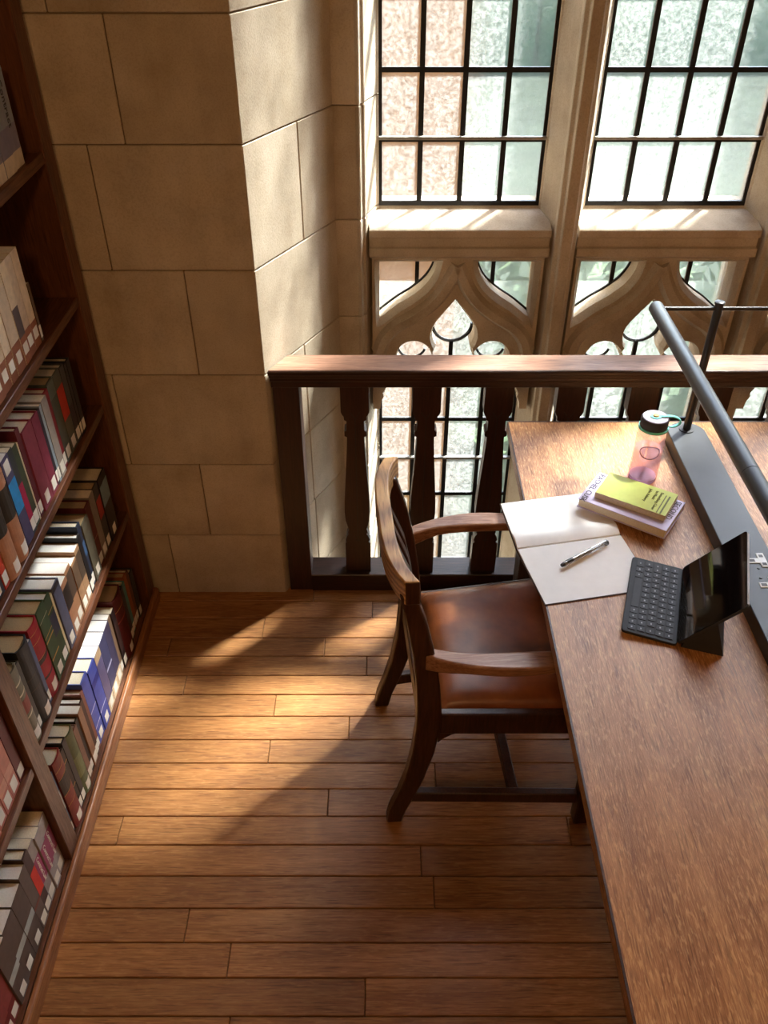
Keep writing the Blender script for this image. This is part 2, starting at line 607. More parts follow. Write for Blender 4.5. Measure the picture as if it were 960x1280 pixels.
def bar(w, h, parent, x, z, mat='lead', d=.011, nm='lead_bar', y=None):
    k = (round(w, 4), round(h, 4), mat)
    if k not in bar_mesh:
        m = MB().box(-w / 2, w / 2, -d / 2, d / 2, -h / 2, h / 2)
        bar_mesh[k] = mesh(nm, m.v, m.f)
        bar_mesh[k].materials.append(MATS[mat])
    o = bpy.data.objects.new(nm, bar_mesh[k])
    C.objects.link(o)
    o.parent = parent
    o.location = (x, YG if y is None else y, z)
    return o

def smoothpts(pts, n=6):
    out = []
    P = [Vector(p) for p in pts]
    for i in range(len(P) - 1):
        p0, p1, p2, p3 = P[max(i - 1, 0)], P[i], P[i + 1], P[min(i + 2, len(P) - 1)]
        for j in range(n):
            t = j / n
            out.append(.5 * ((2 * p1) + (p2 - p0) * t + (2 * p0 - 5 * p1 + 4 * p2 - p3) * t * t + (3 * p1 - p0 - 3 * p2 + p3) * t ** 3))
    out.append(P[-1])
    return [tuple(p) for p in out]

foilL = smoothpts([(0, .892), (-.034, .848), (-.062, .808), (-.071, .775), (-.066, .745), (-.057, .728)]) + \
        smoothpts([(-.057, .728), (-.063, .708), (-.070, .690)])[1:] + \
        smoothpts([(-.070, .690), (-.084, .718), (-.108, .740), (-.137, .746), (-.166, .735), (-.186, .703), (-.188, .665), (-.178, .632)])[1:] + \
        smoothpts([(-.178, .632), (-.190, .620), (-.2, .60), (-.222, .565), (-.243, .52)])[1:]
foil = foilL + [(-x, z) for x, z in foilL[::-1][:-1]]
spanL = smoothpts([(-.066, 1.021), (-.074, .985), (-.098, .945), (-.140, .907), (-.192, .872), (-.2485, .826)], 5) + [(-.2485, 1.021)]
spanR = [(-x, z) for x, z in spanL]
ribL = smoothpts([(0, 1.02), (-.020, .975), (-.048, .925), (-.088, .880), (-.140, .842), (-.195, .808), (-.232, .765), (-.248, .715)], 5)

def push(loop, d, side):
    # move every point of a closed loop by d towards one side (side=1: left of travel)
    n = len(loop)
    out = []
    for i in range(n):
        p0, p1, p2 = Vector(loop[i - 1]), Vector(loop[i]), Vector(loop[(i + 1) % n])
        a, b = (p1 - p0).normalized(), (p2 - p1).normalized()
        na, nb = Vector((-a.y, a.x)) * side, Vector((-b.y, b.x)) * side
        m = (na + nb)
        m = m.normalized() if m.length > 1e-4 else na
        k = d / max(.6, m.dot(na))
        out.append(tuple(p1 + m * k))
    return out

def tracery_mesh():
    from mathutils.geometry import tessellate_polygon
    def ccw(l):
        ar = sum(l[i][0] * l[(i + 1) % len(l)][1] - l[(i + 1) % len(l)][0] * l[i][1] for i in range(len(l)))
        return l if ar > 0 else l[::-1]
    left = foilL[::-1]                         # from the left base up to the apex
    right = [(-x, z) for x, z in foilL][1:]    # apex down to the right base
    body = ccw([(-.272, 1.06), (-.272, .49), (-.246, .49)] + left + right + [(.246, .49), (.272, .49), (.272, 1.06)])
    bodyF = push(body, .009, 1)
    bodyF = [p if abs(p[0]) < .24 and .5 < p[1] < 1.0 else q for p, q in zip(bodyF, body)]
    h1, h2 = ccw(spanL), ccw(spanR)
    loops0 = [body, h1, h2]
    loops1 = [bodyF, push(h1, .016, -1), push(h2, .016, -1)]
    mb = MB()
    def cap(loops, y):
        vs = [(x, y, z) for l in loops for x, z in l]
        tris = tessellate_polygon([[Vector((x, z, 0)) for x, z in l] for l in loops])
        mb.add(vs, [tuple(t) for t in tris])
    def side(la, ya, lb, yb):
        for A, B in zip(la, lb):
            n = len(A)
            mb.add([(x, ya, z) for x, z in A] + [(x, yb, z) for x, z in B], [(i, (i + 1) % n, n + (i + 1) % n, n + i) for i in range(n)])
    cap(loops1, -.05)
    side(loops1, -.05, loops0, -.022)
    side(loops0, -.022, loops0, .05)
    cap(loops0, .05)
    me = mesh('tracery', mb.v, mb.f)
    bm = bmesh.new()
    bm.from_mesh(me)
    bmesh.ops.remove_doubles(bm, verts=bm.verts, dist=1e-5)
    bmesh.ops.recalc_face_normals(bm, faces=bm.faces)
    bm.to_mesh(me)
    bm.free()
    me.materials.append(MATS['dressed_stone'])
    return me
TRAC = tracery_mesh()

def rib_mesh():
    mb = MB()
    for sgn in (1, -1):
        pts = [Vector((x * sgn, 0, z)) for x, z in ribL]
        rings = []
        for i, p in enumerate(pts):
            t = (pts[min(i + 1, len(pts) - 1)] - pts[max(i - 1, 0)]).normalized()
            nrm = Vector((t.z, 0, -t.x))
            rings.append([p + nrm * a + Vector((0, b, 0)) for a, b in ((-.030, .030), (-.012, .0), (.012, .0), (.030, .030))])
        mb.loft(rings)
    me = mesh('rib', mb.v, mb.f)
    me.materials.append(MATS['dressed_stone'])
    return me
RIB = rib_mesh()

tr_prof = [(2.70, 1.182), (2.690, 1.170), (2.582, 1.140), (2.582, 1.116), (2.594, 1.114), (2.594, 1.084), (2.582, 1.082), (2.582, 1.056), (2.604, 1.044), (2.70, 1.024), (2.75, 1.024), (2.78, 1.18)]
for n in range(NL):
    x0 = LX0 + n * PITCH
    xc = x0 + LW / 2
    W = empty('window_%d' % (n + 1), (xc, YG, 1.0))
    pos = ['leftmost', 'second', 'third', 'fourth', 'rightmost'][n]
    tag(W, '%s tall stone window light with leaded obscured panes above and below ogee tracery' % pos, None, None, 'structure')
    off = Vector((-xc, -YG, -1.0))
    def loc(x, y, z):
        return (x - xc, y - YG, z - 1.0)
    cw = LW / 4
    # panes and leads
    for rows in (rowsU, rowsL):
        for r in range(len(rows) - 1):
            zc = (rows[r] + rows[r + 1]) / 2
            for c in range(4):
                o = pane_obj(cw - .004, rows[r + 1] - rows[r] - .004, W, 0, 0)
                o.location = loc(x0 + cw * (c + .5), YG, zc)
        zz = rows[-1] - rows[0]
        for c in range(5):
            o = bar(.015 if 0 < c < 4 else .011, zz, W, 0, 0)
            o.location = loc(x0 + cw * c + (.0045 if c == 0 else -.0045 if c == 4 else 0), YG, rows[0] + zz / 2)
        for r in range(len(rows)):
            o = bar(LW, .014, W, 0, 0)
            o.location = loc(xc, YG - .001, rows[r])
            if (rows is rowsU and r % 2 == 1) or (rows is rowsL and r in (2, 4)):
                o = bar(LW, .009, W, 0, 0, 'saddle_bar', .012, 'saddle_bar')
                o.location = loc(xc, YG - .012, rows[r] + .006)
    # tracery glass: four pieces with their leads
    for nm, poly in (('pane', spanL), ('pane', spanR)):
        o = MB().prism([(x * 1.03, z) for x, z in poly], -.0015, .0015, 'y').build(nm, 'obscured_glass', W)
        glaze(o.data)
        o.location = loc(xc, YG, 0)
    for sx in (-1, 1):
        o = bar(.013, .16, W, 0, 0)
        o.location = loc(xc + sx * .125, YG - .001, .955)
        o = MB().tube([(sx * abs(x), 0, z) for x, z in spanL[:-1]], .006, 6).build('lead_bar', 'lead', W)
        o.location = loc(xc, YG - .004, 0)
    for poly in ([(-.25, .70), (.25, .70), (.25, .92), (-.25, .92)], [(-.25, .5635), (-.002, .5635), (-.002, .70), (-.25, .70)], [(.002, .5635), (.25, .5635), (.25, .70), (.002, .70)]):
        mbp = MB().prism(poly, -.0015, .0015, 'y')
        c = centred(mbp)
        o = mbp.build('pane', 'obscured_glass', W)
        glaze(o.data)
        o.location = loc(xc + c[0], YG + .02, c[2])
    ring = [(.068 * cos(a), .776 + .066 * sin(a)) for a in [radians(180 + 10 * k) for k in range(19)]]
    o = MB().tube([(x, 0, z) for x, z in ring], .006, 6).build('lead_bar', 'lead', W)
    o.location = loc(xc, YG - .002, 0)
    for sx in (-1, 1):
        ring = [(sx * .137 + .050 * cos(a), .695 + .050 * sin(a)) for a in [radians(200 + 14 * k) for k in range(11)]]
        o = MB().tube([(x, 0, z) for x, z in ring], .0045, 6).build('lead_bar', 'lead', W)
        o.location = loc(xc, YG - .002, 0)
    o = bar(.014, .15, W, 0, 0)
    o.location = loc(xc, YG, .636)
    # stone
    o = bpy.data.objects.new('tracery', TRAC)
    C.objects.link(o)
    o.parent = W
    o.location = loc(xc, 2.655, 0)
    o = bpy.data.objects.new('tracery_rib', RIB)
    C.objects.link(o)
    o.parent = W
    o.location = loc(xc, 2.583, 0)
    o = MB().prism(tr_prof, x0 - .03, x0 + LW + .03, 'x').build('transom', 'dressed_stone', W, off, .002, 1)
    mb = MB().prism([(x + x0 + LW + .072, y) for x, y in mull_poly], ZB - .2, ZT + .1)
    mb.build('mullion', 'dressed_stone', W, off, .002, 1)
    if n == 0:
        for za, zb in zip(courses[1:-1], courses[2:]):
            MB().prism(jamb_poly, za + .0012, min(zb, ZT + .1) - .0012).build('jamb_stone', 'dressed_stone', W, off, .0025, 1)
        MB().prism([(-.155, 2.575), (-.09, 2.575), (-.03, 2.72), (-.06, 2.80), (-.155, 2.85)], ZB - .2, ZT + .1).build('jamb_core', 'mortar', W, off)

# ------------------------------------------------------------------ balustrade
bal = empty('balustrade', (1.5, 2.23, 0))
tag(bal, 'dark oak balustrade with shaped flat balusters in front of the leaded window', 'balustrade')
boff = Vector((-1.5, -2.23, 0))
rp = [(2.179, .874), (2.183, .879), (2.276, .879), (2.281, .874), (2.281, .852), (2.272, .846), (2.272, .818), (2.190, .818), (2.190, .838), (2.186, .841), (2.186, .852), (2.182, .855), (2.182, .862), (2.179, .864)]
MB().prism(rp, 0, 3.45, 'x', fa=lambda p: RV0.x + .007 + (p[0] - YB) * (RV1.x - RV0.x) / (RV1.y - YB)).build('top_rail', 'rail_wood', bal, boff, .0015, 1)
MB().prism([(2.1835, .8785), (2.2755, .8785), (2.2745, .8798), (2.1845, .8798)], 0, 3.45, 'x', fa=lambda p: RV0.x + .009 + (p[0] - YB) * (RV1.x - RV0.x) / (RV1.y - YB)).build('pale_cap', 'pale_rail', bal, boff)  # thin cap on the rail top, paler than the wood below
MB().prism([(-.324, 2.190), (-.246, 2.190), (-.246, 2.272), (-.282, 2.272)], 0.0, .818).build('end_post', 'baluster_wood', bal, boff, .002, 1)
MB().prism([(2.188, .0), (2.284, .0), (2.284, .070), (2.281, .073), (2.191, .073), (2.188, .070)], -.246, 3.45, 'x').build('bottom_rail', 'rail_wood', bal, boff)
bp = [(.0425, .073), (.0425, .200), (.036, .206), (.040, .216), (.036, .232), (.030, .240), (.033, .250), (.030, .262), (.033, .275), (.039, .300), (.0415, .335), (.0405, .38), (.037, .44), (.032, .52), (.0275, .60), (.0265, .632),
      (.034, .636), (.034, .652), (.0275, .656), (.0265, .690), (.034, .694), (.0345, .706), (.039, .712), (.043, .722), (.043, .818)]
bpoly = bp + [(-x, z) for x, z in bp[::-1]]
BAL = MB().prism(bpoly, -.021, .021, 'y')
BALM = mesh('baluster', BAL.v, BAL.f)
BALM.materials.append(MATS['baluster_wood'])
gm = MB().box(-.0012, .0012, -.0216, -.0205, .215, .70)
for sx in (-1, 1):
    gm.prism([(sx * .0, .698), (sx * .0025, .698), (sx * .016, .722), (sx * .0135, .722)], -.0216, -.0205, 'y')
gm.box(-.008, .008, -.0216, -.0205, .212, .216)
GRM = mesh('groove', gm.v, gm.f)
GRM.materials.append(MATS['pen_dark'])
for k in range(16):
    o = bpy.data.objects.new('baluster', BALM)
    C.objects.link(o)
    o.parent = bal
    o.location = (-.083 + .2160 * k - 1.5, .0, 0)
    g = bpy.data.objects.new('groove', GRM)
    C.objects.link(g)
    g.parent = o

# ------------------------------------------------------------------ bookcase
XF = -.79
case = empty('bookcase', (XF, 1.0, 0))
tag(case, 'tall dark oak bookcase along the left wall, packed with library books', 'bookcase')
coff = Vector((-XF, -1.0, 0))
MB().prism([(-.79, 0), (-.775, 0), (-.775, .046), (-.780, .052), (-.79, .052)], -2.5, 2.15, 'y').build('plinth', 'plinth_wood', case, coff, .0015, 1)
SH = [.05, .44, .825, 1.15, 1.51, 1.87, 2.2]
Y_END0, Y_END1 = 2.085, 2.150
DIV = (1.152, 1.208)
DIV2 = (.18, .236)
def casebox(name, x0, x1, y0, y1, z0, z1, mat='case_wood', bev=.002):
    return MB().box(x0, x1, y0, y1, z0, z1).build(name, mat, case, coff, bev, 1)
casebox('side_panel', -1.10, XF, Y_END0, Y_END1, 0, 2.6)
casebox('filler_strip', -.86, XF - .012, Y_END1, YB - .001, 0, 2.6)
for d in (DIV, DIV2):
    casebox('divider', -1.10, XF, d[0], d[1], .0, 2.6)
casebox('back_panel', -1.115, -1.10, -2.5, Y_END1, 0, 2.6)
for i, z in enumerate(SH):
    for a, b in ((DIV[1], Y_END0), (DIV2[1], DIV[0]), (-1.5, DIV2[0])):
        casebox('shelf', -1.099, XF - .003, a + .0005, b - .0005, z - .026, z, 'shelf_wood', .0015)

ORD = ['first', 'second', 'third', 'fourth', 'fifth', 'sixth', 'seventh', 'eighth', 'ninth', 'tenth', 'eleventh', 'twelfth', 'thirteenth', 'fourteenth', 'fifteenth',
       'sixteenth', 'seventeenth', 'eighteenth', 'nineteenth', 'twentieth', 'twenty-first', 'twenty-second', 'twenty-third', 'twenty-fourth', 'twenty-fifth', 'twenty-sixth']
def book(y0, y1, z, h, depth, rgb, pages='pages', hard=True, rnd=0., bands=(), lab=(.010, .040), xf=-.802, text=None, label='', group='', lean=0.):
    t = y0 - y1
    root = empty('book', (xf, (y0 + y1) / 2, z))
    root.rotation_euler = (radians(lean), 0, 0)
    tag(root, label, 'book', group)
    bt = .0025 if hard else .0008
    nseg = 8 if rnd else 2
    def sx(y, o=0.):
        u = max(-1, min(1, 2 * y / t))
        return rnd * (1 - u * u) + o
    ys = [-t / 2 + t * k / nseg for k in range(nseg + 1)]
    outer = [(-depth, -t / 2)] + [(sx(y), y) for y in ys] + [(-depth, t / 2)]
    inner = [(-depth, t / 2 - bt)] + [(sx(y) - bt * 1.6, y * (1 - 2 * bt / t)) for y in ys[::-1]] + [(-depth, -t / 2 + bt)]
    MB().prism(outer + inner, 0, h).build('cover', bookmat(rgb, .42 if not hard else .5), root)
    pz = .004 if hard else .0006
    px = .004 if hard else .0006
    MB().box(-depth + px, -bt * 1.7 if not rnd else -.001, -t / 2 + bt + .0002, t / 2 - bt - .0002, pz, h - pz).build('page_block', pages, root)
    def strip(nm, ya, yb, za, zb, mat, o=.0004):
        n = 6 if rnd else 1
        yy = [ya + (yb - ya) * k / n for k in range(n + 1)]
        poly = [(sx(y, o), y) for y in yy] + [(sx(y, -.0002), y) for y in yy[::-1]]
        return MB().prism(poly, za, zb).build(nm, mat, root)
    for za, zb, col in bands:
        m = 'gold' if col == 'gold' else bookmat(col)
        strip('gilt_line' if col == 'gold' else 'spine_panel', -t / 2 * .99, t / 2 * .99, za * h, zb * h, m, .0003)
    if lab:
        w = min(t * .88, .026) / 2
        l = strip('call_label', -w, w, lab[0], lab[1], 'sticker', .0007)
    if text:
        body, size, zs, mt = text
        # lettering runs down the spine
        M = Matrix.Translation((sx(0, .0008), -size * .33, zs * h)) @ Matrix(((0, 0, 1, 0), (0, 1, 0, 0), (-1, 0, 0, 0), (0, 0, 0, 1)))
        text_mesh('spine_lettering', body, size, mt, root, M)
    return root

CN = {}
def row(name, z, group, entries, end, start_word):
    n = len(entries)
    for i, e in enumerate(entries):
        y0 = e[0]
        y1 = (entries[i + 1][0] if i + 1 < n else end)
        kw = dict(e[4]) if len(e) > 4 else {}
        if 't' in kw:
            y1 = max(y1, y0 - kw.pop('t'))
        y0 -= .0008
        y1 += .0008
        desc = kw.pop('d')
        lab = '%s, %s from %s, %s' % (desc, ORD[i], start_word, name)
        kw.setdefault('xf', -.802 - random.uniform(0, .006))
        book(y0, y1, z, e[1] + random.uniform(-.002, .002), kw.pop('dep', random.uniform(.15, .175)), e[2], e[3], label=lab, group=group, **kw)
H_, P_ = True, False
W_, T_, C_ = 'pages_white', 'pages_tan', 'pages'
far = 'window end'
row('bottom shelf', .0505, 'books on the bottom shelf', [
    (2.030, .200, (52, 50, 50), C_, dict(d='thin dark grey book', hard=H_)),
    (2.006, .215, (104, 66, 42), C_, dict(d='brown book', hard=H_)),
    (1.984, .225, (142, 78, 38), T_, dict(d='rust orange hardback', hard=H_)),
    (1.957, .212, (74, 122, 122), C_, dict(d='teal hardback', hard=H_)),
    (1.926, .222, (64, 58, 66), C_, dict(d='slate grey hardback', hard=H_)),
    (1.898, .255, (84, 20, 24), T_, dict(d='thick dark red hardback', hard=H_, rnd=.008, bands=((.62, .64, (150, 70, 60)), (.8, .81, 'gold')))),
    (1.818, .236, (48, 36, 38), C_, dict(d='black book with white spine print', hard=P_, bands=((.3, .8, (70, 50, 48)),))),
    (1.788, .236, (128, 104, 84), W_, dict(d='tan paperback', hard=P_)),
    (1.763, .238, (66, 62, 86), W_, dict(d='navy paperback with pale foot', hard=P_, bands=((.0, .22, (196, 172, 140)),))),
    (1.716, .236, (62, 62, 92), W_, dict(d='thick navy patterned paperback', hard=P_, bands=((.0, .2, (198, 176, 146)), (.5, .53, (150, 150, 176))))),
    (1.662, .238, (84, 78, 112), W_, dict(d='violet paperback with tan foot', hard=P_, bands=((.0, .18, (206, 184, 152)), (.86, 1., (176, 150, 120))))),
    (1.611, .246, (60, 72, 152), C_, dict(d='bright blue hardback', hard=H_, bands=((.3, .31, (190, 190, 220)), (.7, .8, (40, 46, 120))))),
    (1.552, .256, (76, 88, 168), C_, dict(d='thick royal blue hardback with pale lines', hard=H_, bands=((.25, .26, (190, 190, 220)), (.5, .51, (190, 190, 220))))),
    (1.502, .238, (132, 84, 74), W_, dict(d='thin rose brown book', hard=H_)),
    (1.482, .230, (70, 46, 40), W_, dict(d='dark brown book', hard=H_)),
    (1.460, .226, (142, 104, 78), W_, dict(d='tan paperback with white pages', hard=P_)),
    (1.430, .216, (40, 34, 32), W_, dict(d='thin black book', hard=H_)),
    (1.410, .212, (126, 94, 80), W_, dict(d='mauve brown book', hard=H_)),
    (1.384, .246, (88, 96, 66), C_, dict(d='olive green hardback with rounded spine', hard=H_, rnd=.006, bands=((.3, .62, (116, 124, 88)),))),
    (1.337, .256, (54, 52, 52), C_, dict(d='charcoal hardback', hard=H_)),
    (1.313, .246, (48, 38, 34), T_, dict(d='thin black book with gilt lines', hard=H_, bands=((.4, .41, 'gold'), (.8, .81, 'gold')))),
    (1.293, .272, (122, 44, 40), C_, dict(d='maroon hardback with black title panel', hard=H_, rnd=.006, bands=((.52, .74, (44, 34, 34)), (.51, .515, 'gold'), (.745, .75, 'gold'), (.86, .865, 'gold'), (.35, .355, 'gold')))),
    (1.238, .250, (86, 102, 136), W_, dict(d='slim blue and white book', hard=P_, bands=((.4, .7, (206, 210, 216)),))),
], 1.214, far)
row('second shelf up', .4405, 'books on the second shelf up', [
    (2.008, .222, (40, 32, 34), C_, dict(d='thick black hardback with pale blue panel', hard=H_, bands=((.56, .88, (116, 140, 152)),))),
    (1.940, .222, (58, 56, 56), T_, dict(d='dark grey hardback with red panel', hard=H_, bands=((.5, .8, (160, 44, 34)),))),
    (1.900, .222, (126, 116, 106), C_, dict(d='greyish tan hardback', hard=P_)),
    (1.860, .218, (88, 30, 30), T_, dict(d='maroon hardback', hard=H_, bands=((.45, .46, (160, 110, 100)),))),
    (1.820, .200, (92, 88, 74), T_, dict(d='olive grey book', hard=H_)),
    (1.766, .218, (44, 52, 72), C_, dict(d='navy hardback with blue square', hard=H_, bands=((.5, .72, (64, 96, 138)),))),
    (1.740, .200, (30, 28, 30), W_, dict(d='black hardback with white pages', hard=H_)),
    (1.716, .184, (152, 118, 88), W_, dict(d='tan paperback with dark photo band', hard=P_, bands=((.45, .92, (74, 60, 50)),))),
    (1.679, .172, (160, 124, 92), W_, dict(d='light tan paperback with dark upper half', hard=P_, bands=((.5, .95, (96, 76, 60)),))),
    (1.640, .182, (166, 122, 90), W_, dict(d='sandy paperback with a brown top', hard=P_, bands=((.48, .93, (80, 64, 54)),))),
    (1.597, .178, (166, 120, 92), W_, dict(d='pinkish tan paperback with black photo', hard=P_, bands=((.5, .9, (52, 44, 40)),))),
    (1.554, .214, (86, 90, 112), W_, dict(d='blue grey hardback with black top edge', hard=H_, bands=((.93, 1., (34, 34, 44)),))),
    (1.508, .205, (212, 196, 150), C_, dict(d='thin cream book', hard=P_, t=.012)),
    (1.494, .222, (58, 76, 52), W_, dict(d='dark green hardback with navy panel', hard=H_, bands=((.45, .75, (48, 52, 72)), (.8, .81, 'gold')))),
    (1.456, .232, (62, 84, 58), T_, dict(d='thick green hardback with gilt titles', hard=H_, bands=((.55, .57, 'gold'), (.62, .63, 'gold'), (.3, .32, 'gold'), (.84, .845, (200, 200, 180))))),
    (1.404, .234, (150, 32, 46), T_, dict(d='crimson hardback with black gilt bands', hard=H_, rnd=.006, bands=((.5, .56, (52, 30, 32)), (.565, .57, 'gold'), (.28, .31, (52, 30, 32)), (.78, .785, 'gold'), (.9, .905, 'gold')))),
    (1.349, .214, (84, 96, 128), W_, dict(d='thin steel blue book', hard=P_)),
    (1.333, .244, (44, 48, 52), T_, dict(d='thick black hardback with rounded spine', hard=H_, rnd=.009, bands=((.45, .455, (84, 74, 64)), (.6, .605, (84, 74, 64))))),
    (1.273, .226, (64, 62, 58), W_, dict(d='thin charcoal book', hard=H_)),
    (1.256, .240, (112, 108, 92), T_, dict(d='grey green hardback with red and cream bands', hard=H_, rnd=.005, bands=((.42, .60, (136, 66, 58)), (.66, .68, (208, 196, 170)), (.8, .82, (208, 196, 170)), (.36, .38, (208, 196, 170))))),
], 1.214, far)
row('third shelf up', .8255, 'books on the third shelf up', [
    (1.960, .218, (40, 40, 50), C_, dict(d='dark navy hardback', hard=H_)),
    (1.936, .216, (46, 44, 50), C_, dict(d='thin charcoal hardback', hard=H_)),
    (1.920, .222, (70, 70, 72), C_, dict(d='grey hardback with dark patch', hard=H_, bands=((.2, .5, (50, 40, 48)),))),
    (1.890, .228, (84, 86, 78), C_, dict(d='wide grey green hardback with scarlet panel', hard=H_, bands=((.42, .82, (186, 44, 26)),))),
    (1.842, .228, (76, 84, 76), T_, dict(d='dark green hardback with grey top', hard=H_, bands=((.8, .98, (96, 110, 104)),))),
    (1.796, .222, (124, 30, 38), C_, dict(d='red hardback', hard=H_)),
    (1.768, .220, (150, 142, 134), C_, dict(d='pale grey paperback', hard=P_)),
    (1.731, .220, (140, 156, 168), C_, dict(d='thin light blue book', hard=P_)),
    (1.717, .214, (48, 46, 54), C_, dict(d='thin black book', hard=H_)),
    (1.702, .216, (124, 48, 66), C_, dict(d='rose purple hardback', hard=H_)),
    (1.659, .220, (132, 56, 72), C_, dict(d='thick rose hardback', hard=H_)),
    (1.598, .240, (96, 32, 44), C_, dict(d='dark maroon hardback', hard=H_, t=.022)),
    (1.575, .214, (200, 186, 156), C_, dict(d='thin cream book', hard=P_, t=.008)),
    (1.566, .220, (54, 66, 46), C_, dict(d='dark green book with white lettering', hard=P_, bands=((.35, .9, (62, 74, 52)),))),
    (1.538, .226, (44, 50, 54), C_, dict(d='black paperback with crimson strip', hard=P_, bands=((.16, .6, (166, 28, 70)),))),
    (1.512, .232, (76, 70, 104), W_, dict(d='violet paperback with bright blue panel', hard=P_, bands=((.38, .74, (40, 140, 206)),), lab=(.19, .222))),
    (1.470, .226, (176, 124, 92), C_, dict(d='tan hardback with black title panel', hard=H_, rnd=.010, bands=((.5, .86, (52, 46, 40)),))),
    (1.412, .226, (176, 124, 92), C_, dict(d='tan hardback with dark title block', hard=H_, rnd=.010, bands=((.5, .86, (50, 44, 38)),))),
    (1.354, .216, (190, 62, 40), C_, dict(d='orange red book', hard=P_)),
    (1.328, .226, (46, 42, 46), C_, dict(d='thick black hardback', hard=H_)),
    (1.272, .230, (54, 44, 48), C_, dict(d='black hardback with white label', hard=H_)),
], 1.214, far)
cream = (216, 196, 168)
cb = [((.0, .27, (142, 88, 62)),), ((.0, .28, (138, 84, 60)),), ((.0, .27, (140, 86, 60)), (.27, .56, (84, 74, 76))), ((.0, .29, (136, 84, 60)),), ((.0, .28, (138, 86, 62)),), ((.0, .28, (140, 86, 62)),), ((.0, .27, (136, 82, 58)),), ((.0, .28, (138, 84, 60)),)]
ents = [(1.848, .142, (92, 72, 58), C_, dict(d='low thin brown book', hard=P_))]
ys = [1.834, 1.796, 1.758, 1.722, 1.672, 1.634, 1.590, 1.540]
for k, y in enumerate(ys):
    ents.append((y, .232, [(222, 204, 178), (204, 184, 158), (216, 198, 170), (198, 180, 156)][k % 4], C_, dict(d='cream law volume with brown foot band', hard=P_, bands=cb[k], lab=(.022, .048))))
row('fourth shelf up', 1.1505, 'cream volumes on the fourth shelf up', ents, 1.50, far)
ents = []
for k, y in enumerate([2.002, 1.944, 1.884, 1.824, 1.764, 1.704]):
    kw = dict(d='blue grey volume with white foot', hard=P_, bands=((.0, .18, (210, 196, 172)), (.18, .45, (128, 126, 146))), lab=None)
    if k == 0:
        kw['text'] = ('Contract', .026, .90, 'ink')
    ents.append((y, .200, (134, 144, 156), W_, kw))
row('highest shelf', 1.5105, 'volumes on the top visible shelf', ents, 1.645, far)
mag = (150, 64, 100)
near = 'divider'
row('near bottom shelf', .0505, 'books in the near bay of the bottom shelf', [
    (1.148, .222, (156, 150, 148), C_, dict(d='grey textbook with magenta panel', hard=P_, bands=((.36, .76, mag),), text=('Contract Law', .0165, .745, 'sticker'), lab=(.01, .04))),
    (1.108, .226, (152, 146, 146), C_, dict(d='grey textbook with magenta panel', hard=P_, bands=((.36, .76, mag),), text=('Contract Law', .0165, .745, 'sticker'), lab=(.01, .04))),
    (1.074, .230, (154, 148, 146), C_, dict(d='grey textbook with magenta panel', hard=P_, bands=((.36, .76, mag),), text=('Contract Law', .0165, .745, 'sticker'), lab=(.01, .04))),
    (1.041, .240, (76, 62, 62), C_, dict(d='dark hardback with bright red panel', hard=H_, bands=((.34, .72, (206, 62, 54)),))),
    (1.011, .230, (98, 86, 80), W_, dict(d='brown grey textbook', hard=P_, bands=((.36, .40, (120, 70, 60)),))),
    (.973, .218, (92, 80, 74), W_, dict(d='thick brown grey volume with pale strip', hard=P_, bands=((.40, .52, (168, 176, 172)),))),
    (.916, .216, (90, 78, 72), W_, dict(d='thick brown grey volume with pale strip', hard=P_, bands=((.40, .52, (168, 176, 172)),))),
    (.858, .216, (92, 80, 74), W_, dict(d='thick brown grey volume with pale strip', hard=P_, bands=((.40, .52, (168, 176, 172)),))),
    (.806, .204, (140, 66, 64), C_, dict(d='dusty red volume', hard=P_, bands=((.1, .3, (120, 50, 52)),))),
    (.768, .204, (138, 64, 64), C_, dict(d='dusty red volume', hard=P_, bands=((.1, .3, (120, 50, 52)),))),
    (.730, .206, (110, 50, 50), C_, dict(d='dark red volume', hard=P_)),
], .695, near)
row('near second shelf', .4405, 'books in the near bay of the second shelf up', [
    (1.146, .238, (92, 30, 36), C_, dict(d='maroon hardback', hard=H_)),
    (1.112, .232, (178, 108, 92), C_, dict(d='mottled salmon volume', hard=P_, bands=((.24, .36, (196, 140, 122)),), lab=(.01, .046))),
    (1.072, .232, (176, 104, 90), C_, dict(d='mottled salmon volume', hard=P_, bands=((.24, .36, (196, 140, 122)),), lab=(.01, .046))),
    (1.032, .232, (176, 106, 92), C_, dict(d='mottled salmon volume', hard=P_, lab=(.01, .046))),
    (.994, .232, (178, 108, 94), C_, dict(d='mottled salmon volume', hard=P_, lab=(.01, .046))),
    (.956, .230, (196, 176, 150), C_, dict(d='cream volume with yellow sticker', hard=P_, bands=((.22, .4, (220, 196, 60)),), lab=(.01, .046))),
    (.918, .232, (186, 176, 168), C_, dict(d='pale grey volume', hard=P_)),
    (.880, .232, (170, 100, 88), C_, dict(d='salmon volume', hard=P_)),
], .84, near)

